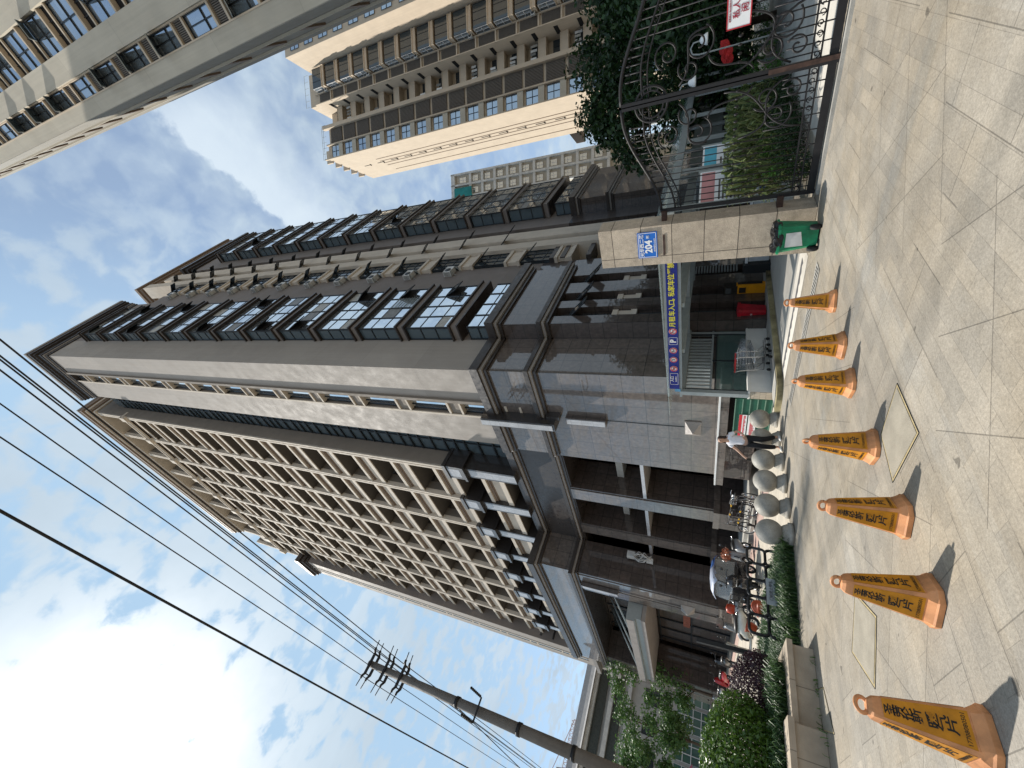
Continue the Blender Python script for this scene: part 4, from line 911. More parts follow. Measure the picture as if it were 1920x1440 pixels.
bn = thing('parking_banner', 'long blue parking entrance banner with yellow characters and round traffic symbols', 'banner', (-1.14,-2.9,3.02))
m = MB(); m.box(-.03,0,-2.62,2.40,-.155,.155); m.build('board', mat('deep blue vinyl', (.008,.016,.20), .4, .04, 6), bn)
M['yellow'] = mat('yellow vinyl', (.80,.72,.05), .5, .03, 9); M['signred'] = mat('red vinyl', (.55,.03,.04), .5)
bz = 3.02; by = -2.9
for ch, y in zip('月租车入口，私家车位严禁占用', (-3.14,-3.34,-3.54,-3.73,-3.92,-4.07,-4.21,-4.38,-4.56,-4.74,-4.92,-5.10,-5.28,-5.46)):
    if y > -5.4: text('lettering', ch, .19, M['yellow'], bn, (-.034, y-by, -.0), xd, zd, bold=.003)
text('lettering', '入口', .12, M['signwhite'], bn, (-.034,-.95-by,.055), xd, zd, bold=.002); text('lettering', '请减速慢行', .05, M['signwhite'], bn, (-.034,-.95-by,-.065), xd, zd)
m = MB()
for y0, y1 in ((-1.2,-.7),(-2.66,-2.38)):
    for z in (-.125,.115): m.box(-.034,-.03,y0-by,y1-by,z,z+.01)
    for y in (y0,y1-.01): m.box(-.034,-.03,y-by,y+.01-by,-.125,.125)
m.build('white_border', M['signwhite'], bn)
text('lettering', 'P', .24, M['signwhite'], bn, (-.034,-2.52-by,-.005), xd, zd, bold=.01)
for y, s in ((-1.4,''),(-1.78,'5'),(-2.15,'2.4'),(-2.89,'/')):
    m = MB(); m.lathe([(.001,-.037),(.115,-.037),(.115,-.03),(.001,-.03)], 24, (0,y-by,0), 'x'); d = m.build('symbol_disc', M['signwhite'], bn)
    m = MB(); m.torus((-.037,y-by,0), .098, .014, 'x', 24, 6)
    if s in ('/',''): m.beam((-.04,y-by+.065,.065),(-.04,y-by-.065,-.065),.006,.02)
    m.build('red_ring', M['signred'], d)
    if s not in ('/',''): text('lettering', s, .12 if len(s)<2 else .085, M['ink'], d, (-.042,y-by,0), xd, zd, bold=.003)
    elif s == '': q = MB(); q.box(-.040,-.037,y-by-.03,y-by+.05,-.02,.02); q.loft([[(-.040,y-by-.03,-.02),(-.040,y-by-.03,.02)],[(-.040,y-by-.06,-.05),(-.040,y-by-.06,.05)]], cap=False, closed=False); q.build('horn_mark', M['ink'], d)
    else: q = MB(); q.box(-.040,-.037,y-by-.055,y-by+.03,-.012,.012); q.box(-.04,-.037,y-by+.03,y-by+.055,-.012,.012); q.build('cigarette_mark', M['ink'], d)
tag_ = thing('blue_tag', 'tiny light blue plate at the canopy post end of the parking banner', 'plate', (-1.14,-.43,2.92)); m = MB(); m.box(-.02,0,-.06,.06,-.09,.09); m.build('plate', mat('light blue plate', (.10,.28,.45), .4), tag_)
# ================================================================ things under the canopy
def wheelie(name, lab, col, loc, rz, h=1.02, wd=.56, group=None):
    t = thing(name, lab, 'bin', loc, rz, group)
    c = mat(name+' plastic', col, .45, .14, 5, .04, 40, dirt=.4, streak=.15)
    def rr(a, b_, z, k=.06): return [(a,-b_+k,z),(a,b_-k,z),(a-k,b_,z),(-a+k,b_,z),(-a,b_-k,z),(-a,-b_+k,z),(-a+k,-b_,z),(a-k,-b_,z)]
    m = MB(); m.loft([rr(wd*.36,wd*.38,.03), rr(wd*.47,wd*.49,h*.86), rr(wd*.52,wd*.54,h*.87), rr(wd*.52,wd*.54,h*.93)]); m.build('body', c, t)
    m = MB(); m.loft([rr(wd*.55,wd*.56,h*.935,.05), rr(wd*.53,wd*.54,h*.97,.06), rr(wd*.3,wd*.3,h,.08)]); lid = m.build('lid', c, t)
    m = MB(); m.tube([(wd*.55,-wd*.4,h*.9),(wd*.66,-wd*.4,h*.9),(wd*.66,wd*.4,h*.9),(wd*.55,wd*.4,h*.9)], .018, 6); m.build('handle', c, lid)
    for s in (-1,1): m = MB(); m.lathe([(.02,-.03),(.1,-.03),(.1,.03),(.02,.03)], 16, (wd*.42, s*wd*.4, .1), 'y'); m.build('wheel', M['rubber'], t)
    return t
rb = wheelie('wheelie_bin', 'closed red wheelie bin standing against the low white wall', (.48,.012,.025), (2.95,-.78,.17), radians(90), .98, .6)
text('lettering', '有害垃圾', .075, M['signwhite'], rb, (-.285,.0,.55), (0,-1,0), (-.1,0,1)) if False else None
text('lettering', '有害垃圾', .08, M['signwhite'], rb, (-.0,.287,.50), (-1,0,0), (0,.1,1))
kb = thing('parking_kiosk', 'orange and black parking ticket kiosk on the kerb island', 'kiosk', (4.4,-1.0,.17))
m = MB(); m.m = 0; m.box(-.14,.14,-.2,.2,0,1.0); m.m = 1; m.box(-.15,.15,-.21,.21,1.0,1.45); m.m = 2; m.box(-.165,-.15,-.13,.13,1.18,1.38); m.m = 1; m.box(-.155,-.14,-.2,.2,.96,1.02); m.box(-.15,-.141,-.12,.12,.66,.9); m.box(-.02,.16,-.215,-.2,.1,.95); m.build('cabinet', [mat('amber cabinet paint', (.72,.30,.01), .4), M['ink'], M['glassdark']], kb)
ab = thing('parking_barrier', 'white and red barrier arm with grey cabinet across the garage lane', 'barrier', (5.2,-1.5,0))
m = MB(); m.box(-.2,.2,-.18,.18,0,.95); m.build('cabinet', M['frame'], ab)
m = MB(); m.m = 0; m.box(-.03,.03,-4.0,-.1,.80,.90); m.m = 1; m.box(-.034,.034,-1.6,-1.2,.798,.902); m.box(-.034,.034,-3.2,-2.8,.798,.902); m.build('arm', [M['signwhite'], M['signred']], ab)
m = MB(); m.m = 0; m.box(-.02,.02,-3.9,-.25,.08,.78); m.m = 1
for y in (-.9,-2.1,-3.2):
    for i in range(4): m.add([(-.024,y-.30+.18*i,.2),(-.024,y-.22+.18*i,.2),(-.024,y-.16+.18*i,.45),(-.024,y-.22+.18*i,.65),(-.024,y-.30+.18*i,.65),(-.024,y-.25+.18*i,.45)], [(0,1,2,3,4,5)])
m.build('advert_panel', [mat('pale grey panel', (.55,.58,.60), .5), mat('navy print', (.02,.05,.20), .5)], ab)
def shopping_cart(loc, rz, lab):
    t = thing('shopping_cart', lab, 'cart', loc, rz, 'nested shopping carts'); m = MB()
    A = [(-.55,-.28,.98),(-.55,.28,.98),(.45,.2,.86),(.45,-.2,.86)]; B = [(-.5,-.2,.48),(-.5,.2,.48),(.38,.15,.58),(.38,-.15,.58)]
    for q in (A, B): m.tube(q+[q[0]], .011, 6)
    for i in range(15):
        f = i/14
        for s in (0, 1):
            a = Vector(A[s]).lerp(Vector(A[3-s]), f); b_ = Vector(B[s]).lerp(Vector(B[3-s]), f); m.tube([a, b_], .005, 4)
        a = Vector(B[0]).lerp(Vector(B[3]), f); b_ = Vector(B[1]).lerp(Vector(B[2]), f); m.tube([a, b_], .005, 4)
    for i in range(1, 6):
        f = i/6; r = [Vector(A[k]).lerp(Vector(B[k]), f) for k in range(4)]; m.tube(r+[r[0]], .005, 4)
    m.build('wire_basket', M['chrome'], t)
    m = MB(); m.tube([(-.66,-.26,1.04),(-.66,.26,1.04)], .022, 8); m.build('handle', mat('red handle plastic', (.5,.03,.03), .4) if 'red handle plastic' not in bpy.data.materials else bpy.data.materials['red handle plastic'], t)
    m = MB()
    for s in (-1, 1): m.tube([(-.66,s*.26,1.04),(-.56,s*.26,.9),(-.5,s*.24,.4),(-.45,s*.24,.2),(.0,s*.22,.16),(.45,s*.2,.14)], .014, 6); m.tube([(-.5,s*.22,.48),(-.1,s*.22,.22),(.3,s*.2,.2)], .012, 6)
    m.build('frame', M['chrome'], t)
    for x, y in ((-.45,-.24),(-.45,.24),(.42,-.2),(.42,.2)): m = MB(); m.lathe([(.01,-.02),(.06,-.02),(.06,.02),(.01,.02)], 14, (x,y,.062), 'y'); m.build('wheel', M['rubber'], t)
    return t
shopping_cart((.25,-.85,.17), .15, 'shopping cart with red handle, foremost beside the canopy post'); shopping_cart((.62,-.82,.17), .12, 'rear shopping cart nested into the foremost one')
gf = thing('green_hoarding', 'dark green ribbed panels with red and white posters between bollards and canopy', 'hoarding', (-.7,1.25,0))
m = MB(); m.m = 0; m.box(0,.04,-1.0,1.15,.02,1.12); m.m = 1
for z in (.02,.22,.44,.66,.88,1.1): m.box(-.025,.0,-1.0,1.15,z,z+.03)
m.build('panel', [mat('dark green sheet', (.012,.09,.055), .45, .15, 4), mat('light green rib', (.14,.24,.18), .5)], gf)
po = thing('poster', 'red and white posters pasted on the green panels', 'poster', (-.74,1.6,.72))
m = MB(); m.m = 0; m.box(0,.01,-.62,.5,.0,.24); m.box(0,.01,-.62,.5,-.28,-.04); m.m = 1; m.box(-.004,0,-.62,.5,.15,.24)
random.seed(4)
for i in range(22): y = -.58+i*.048; m.box(-.004,0,y,y+.03,.03+random.random()*.04,.11); m.box(-.004,0,y,y+.03,-.24+random.random()*.05,-.1)
m.m = 2; m.box(0,.01,.52,.78,-.3,-.02); m.build('sheet', [M['signwhite'], M['signred'], M['acwhite']], po)
# green kerbside bin with bag
gb = wheelie('waste_bin', 'green plastic waste bin with black bag liner and white sticker by the pillar', (.008,.22,.10), (-2.3,-6.15,.0), radians(185), .80, .56)
for c in list(kids(gb)):
    if c.name.startswith('lid'):
        for k in kids(c): bpy.data.objects.remove(k)
        bpy.data.objects.remove(c)
random.seed(3); rings = []
for r, z in ((.30,.66),(.325,.72),(.33,.78),(.31,.83),(.22,.80),(.05,.72)):
    rings.append([(r*(1+random.uniform(-.08,.08))*cos(a), r*(1+random.uniform(-.08,.08))*sin(a), z+random.uniform(-.025,.025)) for a in [2*pi*k/28 for k in range(28)]])
m = MB(); m.loft(rings, cap=True); m.build('bag_liner', mat('glossy black bag', (.012,.012,.013), .25, .2, 9, .5, 25), gb)
m = MB(); m.add([(.263,-.17,.30),(.285,.17,.34),(.285,.17,.60),(.285,-.17,.58)], [(0,1,2,3)]); m.v = [(x+.0, y, z) for x,y,z in [(.200,-.15,.28),(.200,.15,.34),(.262,.15,.60),(.262,-.15,.60)]]; m.v = [(.565*(.36+.11*(z-.03)/.66)+.006, y, z) for x,y,z in m.v]; m.build('white_sticker', M['acwhite'], gb)
# ================================================================ planter walls, bushes, grass
M['planter'] = mat('beige planter granite', (.46,.38,.29), .7, .12, 2.5, .25, 45, tiles=(.9,2,.008), gap=.5, dirt=.2)
def planter(lab, x0, x1, yf, yb, h, ends):
    t = thing('planter_wall', lab, 'planter', ((x0+x1)/2, yf, 0)); c = (x0+x1)/2
    m = MB(); m.box(x0-c, x1-c, 0, .3, 0, h-.09); m.box(x1-c-.3, x1-c, .3, yb-yf, 0, h-.09)
    m.build('wall', M['planter'], t)
    m = MB(); m.box(x0-c, x1-c+.06, -.06, .36, h-.09, h); m.box(x1-c-.36, x1-c+.06, .36, yb-yf, h-.09, h); m.build('coping', M['planter'], t)
planter('low beige granite planter wall with coping, next to the grass strip', -10.05, -8.72, -1.2, 1.0, .42, 1)
planter('taller beige granite planter wall below the big green bush', -14.5, -10.0, -1.42, -1.0, .52, 1)
def soil(): m = MB(); m.add([(-14.5,-1.0,.3),(-8.9,-1.0,.3),(-8.9,6,.3),(-14.5,6,.3)], [(0,1,2,3)]); return struct(m.build('soil', mat('dark soil', (.05,.04,.03), .95, .3, 5)))
soil()
def leafcloud(m, c, R, n, sz, seed, shell=.5, flat=1.0, asp=.5, lump=0.0, clumps=None):
    rd = random.Random(seed); gs = rd.gauss
    lum = [(Vector((gs(0,1),gs(0,1),gs(0,1))).normalized(), rd.uniform(-lump, lump)) for _ in range(14)] if lump else []
    for _ in range(n):
        if clumps:
            cc, cr = clumps[rd.randrange(len(clumps))]
            d = Vector((gs(0,1),gs(0,1),gs(0,1))).normalized(); r = cr*rd.random()**.4; p = Vector(cc)+d*r
        else:
            d = Vector((gs(0,1),gs(0,1),gs(0,1))).normalized(); k = 1+sum(a*max(0, d.dot(v))**6 for v, a in lum); r = (shell+(1-shell)*rd.random()**.6)*k
            p = Vector((c[0]+d.x*R[0]*r, c[1]+d.y*R[1]*r, c[2]+d.z*R[2]*r*flat))
        nrm = (d+Vector((gs(0,.7),gs(0,.7),gs(0,.7)+.4))).normalized(); t = nrm.cross(Vector((gs(0,1),gs(0,1),gs(0,1)))).normalized(); b = nrm.cross(t)
        s = sz*rd.uniform(.6,1.3); m.add([p-t*s*.5, p+b*s*asp*.5+nrm*s*.06, p+t*s*.5, p-b*s*asp*.5+nrm*s*.06], [(0,1,2,3)])
LG = leafmat('glossy hedge leaf', (.045,.10,.012), (.10,.19,.02), .35); LP = leafmat('purple loropetalum leaf', (.030,.014,.022), (.075,.03,.045), .5); LD = leafmat('dark tree leaf', (.012,.034,.010), (.032,.075,.016), .5)
LB = leafmat('bright tree leaf', (.055,.13,.03), (.11,.20,.05), .5); LM = leafmat('grass blade', (.022,.055,.022), (.09,.17,.05), .45); LV = leafmat('light green shrub leaf', (.05,.14,.02), (.10,.24,.03), .45); LS = leafmat('strap leaf', (.06,.11,.025), (.30,.33,.13), .4)
M['bark'] = mat('bark', (.12,.09,.065), .9, .2, 5, .4, 20)
def bush(lab, c, R, n, sz, lm, seed, lump=.18, asp=.5):
    t = thing('bush', lab, 'bush', (c[0], c[1], .3)); m = MB(); leafcloud(m, (0,0,c[2]-.3), R, n, sz, seed, .62, 1, asp, lump); m.build('foliage', lm, t)
    m = MB(); rd = random.Random(seed)
    for i in range(7): a = rd.random()*6.3; m.tube([(0,0,0),(.2*cos(a),.2*sin(a),.25),(R[0]*.6*cos(a),R[1]*.6*sin(a),c[2]-.3+rd.uniform(0,.3))], [.03,.02,.008], 5)
    m.build('stem', M['bark'], t)
bush('big clipped green bush with glossy leaves in the planter', (-10.6,.45,.98), (1.25,1.15,.80), 17000, .085, LG, 11, .12)
bush('dark purple leaved bush between the green bush and the grass', (-9.05,.7,.74), (.68,.66,.52), 7500, .06, LP, 12, .2)
bush('small green bush half hidden behind the big one', (-11.6,3.2,1.05), (.9,.9,.62), 4500, .08, LG, 13)
def blades(m, spots, seed, L=(.28,.5), w=.008, per=1):
    rd = random.Random(seed)
    for (x, y, z) in spots:
        a = rd.random()*2*pi; l = rd.uniform(*L); lean = rd.uniform(.25,.95)*l; h = l*rd.uniform(.55,.85); dx, dy = cos(a), sin(a); px_, py_ = -dy*w, dx*w
        p0 = (x,y,z); p1 = (x+dx*lean*.35,y+dy*lean*.35,z+h*.75); p2 = (x+dx*lean*.75,y+dy*lean*.75,z+h); p3 = (x+dx*lean*1.1,y+dy*lean*1.1,z+h*.8)
        m.add([(p0[0]-px_,p0[1]-py_,z),(p0[0]+px_,p0[1]+py_,z),(p1[0]+px_,p1[1]+py_,p1[2]),(p1[0]-px_,p1[1]-py_,p1[2]),(p2[0]+px_*.8,p2[1]+py_*.8,p2[2]),(p2[0]-px_*.8,p2[1]-py_*.8,p2[2]),p3], [(0,1,2,3),(3,2,4,5),(5,4,6)])
rd = random.Random(21); spots = []
while len(spots) < 1500:
    x = rd.uniform(-8.75,-6.0); y = rd.uniform(-.85,4.6)
    if y > 3.2 and x > -6.6: continue
    if y < -.45-.13*(x+6): continue
    if x < -8.3 and y < .9 and rd.random() < .5: continue
    spots.append((x,y,0))
m = MB(); tuft = []
for x, y, z in spots:
    for k in range(13): tuft.append((x+rd.gauss(0,.035), y+rd.gauss(0,.035), 0))
blades(m, tuft, 22, (.26,.46)); g_ = m.build('grass', LM); g_['kind'] = 'stuff'; g_['label'] = 'long bladed ornamental grass strip beside the planter'
m = MB(); sp = []
for i in range(150):
    x = rd.uniform(-10.2,-8.95); y = rd.uniform(-.85,-.3)
    for k in range(9): sp.append((x+rd.gauss(0,.04),y+rd.gauss(0,.04),.3))
for i in range(170):
    x = rd.uniform(-13,-10.3); y = rd.uniform(-1.05,-.4)
    for k in range(9): sp.append((x+rd.gauss(0,.04),y+rd.gauss(0,.04),.32))
blades(m, sp, 23, (.3,.55)); g2_ = m.build('planter_grass', LM); g2_['kind'] = 'stuff'; g2_['label'] = 'ornamental grass under the bushes in the planter'
m = MB(); sp = [(rd.uniform(-12,-8.8), -1.2-rd.random()*.05-(.2 if False else 0), 0.0) for i in range(60)]; sp = [(x, (-1.24 if x > -10 else -1.46)-rd.random()*.05, 0) for x,_,_ in sp]; blades(m, sp, 24, (.05,.13), .006); w_ = m.build('weeds', LV); w_['kind'] = 'stuff'; w_['label'] = 'small weeds along the foot of the planter wall'
# terracotta pots
M['terra'] = mat('terracotta plastic', (.36,.065,.025), .55, .1, 6)
def pot(lab, x, y, tilt=0, r=0):
    t = thing('flower_pot', lab, 'pot', (x,y,.004), r, 'terracotta pots by the grass')
    m = MB(); m.lathe([(.001,.01),(.12,.0),(.17,.26),(.195,.26),(.20,.32),(.18,.32),(.15,.06),(.001,.05)], 20)
    if tilt: m.xf(Matrix.Translation((0,0,.19)) @ Matrix.Rotation(radians(tilt), 4, 'Y'))
    m.build('pot', M['terra'], t)
pot('upright terracotta pot at the grass edge under the black barrier post', -5.98, 4.1); pot('terracotta pot tipped on its side in the grass beside the upright one', -5.72, 4.42, 82, 1.2); pot('lone terracotta pot standing farther along the grass near the white scooter', -5.94, 5.7, 12)
# ================================================================ trees
def tree(name, lab, loc, h, clumps, nl, sz, lm, seed, trunk=.14, grp=None):
    t = thing(name, lab, 'tree', loc, 0, grp); rd = random.Random(seed)
    m = MB(); top = Vector((rd.uniform(-.3,.3), rd.uniform(-.3,.3), h*.72)); m.tube([(0,0,0),(.05,.03,h*.25),(top.x*.5,top.y*.5,h*.5),top], [trunk,trunk*.8,trunk*.6,trunk*.25], 8)
    for c, r in clumps[:11]:
        z0 = min(c[2]*.75, h*.65); a = Vector((top.x*.5*z0/h, top.y*.5*z0/h, z0)); m.tube([a, a.lerp(Vector(c), .5)+Vector((0,0,.15)), c], [trunk*.4,trunk*.25,trunk*.07], 5)
    m.build('trunk', M['bark'], t)
    m = MB(); leafcloud(m, (0,0,0), (1,1,1), nl, sz, seed+1, clumps=clumps, asp=.55); m.build('crown', lm, t)
def clumpset(seed, n, R, z0, z1, r0, r1):
    rd = random.Random(seed); out = []
    for i in range(n):
        a = rd.random()*2*pi; q = sqrt(rd.random()); z = rd.uniform(z0, z1); f = 1-abs((z-(z0+z1)/2)/((z1-z0)/2))**2*.55
        out.append(((R*q*cos(a)*f, R*q*sin(a)*f, z), rd.uniform(r0, r1)))
    return out
for i, (x, y, h, R, lab) in enumerate([(-2.2,29.5,8.2,2.2,'young street tree with thin trunk beside the far corner of the building'), (-4.8,33,8.6,2.3,'young street tree in the middle of the row before the tiled roof building'), (-7.4,36,7.4,2.0,'young street tree at the end of the row by the red awning')]):
    tree('street_tree', lab, (x,y,0), h, clumpset(40+i, 26, R, 2.6, h, .45, .9), 5200, .24, LB, 60+i, .11, 'young trees before the tiled roof building')
for i, (x, y, h, R, lab, lm) in enumerate([(11,-6.9,7.5,2.3,'dense dark tree rising behind the gate ring beside the dark granite wall',LD), (15,-8.6,8.5,2.8,'tallest dark tree behind the middle of the gate',LD), (13,-11.4,7.2,2.6,'dark tree behind the gate leaf with the notice sign',LD), (20,-10,8.0,3,'dark tree far back along the inner lane',LD), (8.6,-11.2,5.2,1.9,'low dark tree close behind the gate leaf with the notice sign',LD), (21,-6.2,8.4,1.7,'bright green tree against the granite wall',LB)]):
    tree('garden_tree', lab, (x,y,0), h, clumpset(80+i, 34, R, 1.2, h, .6, 1.2), 9000, .26, lm, 90+i, .16, 'trees behind the gate')
def strapplant(lab, x, y, h, n, seed):
    t = thing('strap_leaf_plant', lab, 'plant', (x,y,0), 0, 'strap leaved plants inside the gate'); rd = random.Random(seed); m = MB()
    for i in range(n):
        a = rd.random()*6.28; l = rd.uniform(.5,.95)*h*.55; z = rd.uniform(.25,1)*h; lean = rd.uniform(.5,1); dx, dy = cos(a), sin(a); w = .034; bx = rd.gauss(0,.22); b_ = rd.gauss(0,.22)
        p = [(bx, b_, z-l*.3), (bx+dx*l*.4*lean, b_+dy*l*.4*lean, z+l*.2), (bx+dx*l*.9*lean, b_+dy*l*.9*lean, z+l*.05)]
        m.add([(p[0][0]-dy*w*.4,p[0][1]+dx*w*.4,p[0][2]),(p[0][0]+dy*w*.4,p[0][1]-dx*w*.4,p[0][2]),(p[1][0]+dy*w,p[1][1]-dx*w,p[1][2]),(p[1][0]-dy*w,p[1][1]+dx*w,p[1][2]),p[2]], [(0,1,2,3),(3,2,4)])
    m.build('foliage', LS, t); m = MB()
    for i in range(6): m.tube([(rd.gauss(0,.15),rd.gauss(0,.15),0),(rd.gauss(0,.2),rd.gauss(0,.2),h*.8)], .012, 5)
    m.build('stem', M['bark'], t)
for i in range(9): strapplant('tall strap leaved plant with yellow edged leaves in the bed inside the gate', .2+i*.75, -6.55-i*.10+(.2 if i%2 else 0), 1.75, 130, 200+i)
def hedge(lab, x0, y0, x1, y1, h, wd, n, lm, seed):
    t = thing('hedge', lab, 'hedge', ((x0+x1)/2,(y0+y1)/2,0), atan2(y1-y0,x1-x0)); L = hypot(x1-x0,y1-y0); rd = random.Random(seed); m = MB()
    cl = [((rd.uniform(-L/2,L/2), rd.uniform(-wd/2,wd/2), rd.uniform(.1,h)), rd.uniform(.12,.24)) for _ in range(int(L*16))]
    leafcloud(m, (0,0,0), (1,1,1), n, .07, seed, clumps=cl); m.build('foliage', lm, t)
hedge('low dark hedge just behind the gate bars', -.7,-6.95, 7,-7.55, .75, .6, 9000, LD, 301); hedge('bright green low hedge in front of the strap leaved plants', -.3,-6.75, 6.5,-7.2, .95, .22, 2600, LV, 302); hedge('hedge along the back of the inner lane', 7.5,-7.5, 22,-8.6, 1.3, .9, 8000, LV, 303)
hedge('dense shrubbery at the far side of the inner lane', 9,-14.6, 24,-12.4, 1.8, 1.4, 9000, LD, 304)
# covered walkway, boards, lamps and red cloth behind the gate
cw = thing('covered_walkway', 'covered walkway with pale glass roof behind the gate', 'walkway', (0,-6.3,0), atan2(-2.0,15.7))
m = MB(); m.add([(-.3,.1,3.2),(16,.1,3.2),(16,1.5,3.75),(-.3,1.5,3.75),(-.3,.1,3.25),(16,.1,3.25),(16,1.5,3.8),(-.3,1.5,3.8)], [(0,3,2,1),(4,5,6,7),(0,1,5,4),(1,2,6,5),(2,3,7,6),(3,0,4,7)]); m.build('glass_roof', clearglass('pale green roof glass', (.50,.58,.55), .45), cw)
m = MB(); m.box(-.3,16,.06,.18,3.0,3.2)
for i in range(8): m.box(i*2.2,i*2.2+.1,.1,.2,0,3.0); m.box(i*2.2,i*2.2+.1,1.3,1.4,0,3.5)
for i in range(17): m.box(i-.03,i+.03,.1,1.5,3.26,3.3) if False else None
m.build('post', M['steel'], cw); m = MB(); m.box(5.6,16,1.42,1.5,.9,3.0); m.m = 1
for i in range(12): m.box(5.8+i*.8,6.3+i*.8,1.40,1.42,1.75,1.95)
m.build('wall_panel', [mat('grey lattice wall', (.16,.18,.17), .8), M['black']], cw)
def board(lab, x, y, col):
    t = thing('notice_board', lab, 'notice board', (x,y,0), atan2(-2.0,15.7)-radians(25)); m = MB(); m.m = 0; m.box(-.55,.55,-.03,.03,1.0,2.45); m.m = 1; m.box(-.5,.5,-.035,-.03,2.05,2.4); m.m = 2
    for i in range(9): m.box(-.46,-.46+.85*random.uniform(.5,1),-.036,-.03,1.1+i*.1,1.15+i*.1)
    m.build('board', [M['signwhite'], mat('header '+lab[:8], col, .5), M['louver']], t); m = MB(); m.box(-.6,-.54,-.03,.03,0,2.5); m.box(.54,.6,-.03,.03,0,2.5); m.build('post', M['steel'], t)
board('notice board with light blue header under the walkway roof', 3.2, -6.35, (.10,.42,.55)); board('notice board with pink header beside the gate pillar', 1.5, -6.1, (.55,.25,.25))
def slamp(lab, x, y, z):
    t = thing('garden_lamp', lab, 'lamp', (x,y,0), 0, 'garden lamps behind the gate'); m = MB(); m.tube([(0,.35,0),(0,.35,z+.25),(0,.3,z+.45),(0,.15,z+.5),(0,.02,z+.42),(0,0,z+.22)], .025, 8); m.build('post', M['steel'], t)
    m = MB(); m.lathe([(.03,z+.24),(.09,z+.2),(.16,z+.05),(.17,z),(.001,z+.02)], 16); m.build('lamp_shade', M['white'], t)
slamp('garden lamp with white shade beside the gate ring', 5.41,-8.23,2.78); slamp('garden lamp with white shade above the red cloth', 5.53,-9.26,2.45)
rcn = thing('red_cloth', 'bundled red cloth hanging behind the gate under the lamp', 'cloth', (6.6,-8.65,2.0)); rings = []; rdd = random.Random(5)
for k in range(9): rings.append([(.07*sin(pi*(k+.6)/9.4)*cos(a)*(1+.5*sin(5*a+2*k)), -.36+k*.09, .16*sin(pi*(k+.6)/9.4)**.5*sin(a)*(1+.35*cos(4*a+2*k))-.02*k) for a in [2*pi*i/16 for i in range(16)]])
m = MB(); m.loft(rings); m.build('cloth', mat('red cloth', (.42,.02,.02), .75, .2, 5), rcn)
# ================================================================ utility pole and wires
PX, PY = -10.38, 11.05
up = thing('utility_pole', 'round dark utility pole with three crossarms standing beyond the bushes', 'pole', (PX,PY,0))
m = MB(); m.lathe([(.001,0),(.30,0),(.15,17.05),(.001,17.05)], 20); m.build('shaft', mat('dark weathered concrete pole', (.16,.145,.13), .85, .12, 2, .2, 30, streak=.15), up)
def pz(z): return 1.85+2.2*(z-1.85)
for k, z in enumerate((16.85, 15.9, 14.9)):
    m = MB()
    for dy in (-.24, .24):
        m.beam((-.46,dy,z),(.46,dy,z),.09,.11)
        for s in (-1, 1): m.tube([(s*.55,dy,z),(s*.74,dy,z+.10),(s*.95,dy,z+.12)], [.06,.055,.05], 6) if False else None; m.tube([(s*.45,dy,z),(s*.58,dy,z+.09),(s*.70,dy,z+.1)], .055, 6); m.tube([(s*.70,dy,z+.1),(s*1.05,dy,z+.14)], .022, 6)
    for x in (-.45,.45): m.beam((x,-.24,z),(x,.24,z),.05)
    m.build('crossarm', M['iron'], up)
for z in (11.7, 8.6, 6.2): m = MB(); rq = .30-.15*z/17+.005; m.lathe([(rq,z-.08),(rq+.03,z-.08),(rq+.03,z+.08),(rq,z+.08)], 20); m.build('pole_band', M['iron'], up)
m = MB(); m.beam((-.48,-.34,10.55),(.48,-.34,10.55),.06,.06); m.build('lower_crossarm', M['iron'], up)
for s in (-1,1):
    m = MB(); m.lathe([(.02,-1.5)]+[(.02+(.04 if i%2 else 0),-1.5+i*.1) for i in range(1,15)]+[(.02,0)], 10, (s*.48,-.34,10.55), 'y'); m.build('insulator', M['rubber'], up)
WL = ['thickest black cable, strung apart from the others on the street side', 'second cable counted from the thick one, passing beside the pole top', 'third cable counted from the thick one, passing over the pole top', 'fourth cable counted from the thick one, on the crossarm tips', 'fifth cable counted from the thick one, in the tight bundle', 'sixth cable counted from the thick one, in the tight bundle', 'last cable of the tight bundle, running along the building roofline']
for i, (x, z, r, sag) in enumerate([(-12.12,16.6,.034,.0),(-11.02,16.5,.016,.0),(-10.46,17.0,.016,.0),(-10.03,16.5,.019,.0),(-9.86,16.6,.019,.0),(-9.93,15.9,.019,.0),(-9.80,15.4,.019,.0)]):
    m = MB(); pts = []
    for k in range(25): y = PY-60+60*k/24; pts.append((x, y, z-4*.35*(k/24)*(1-k/24)))
    for k in range(1, 25): y = PY+60*k/24; f = k/24; pts.append((x, y, z-4*.9*f*(1-f)-1.2*f))
    m.tube(pts, r, 6); tag(m.build('power_cable', M['rubber']), WL[i], 'cable', 'cables strung from the utility pole')
m = MB(); m.tube([(PX+.1,PY,12.6),(PX-3,PY+22,4.5)], .02, 5); tag(m.build('guy_wire', M['rubber']), 'thin stay wire slanting down from the pole', 'wire')
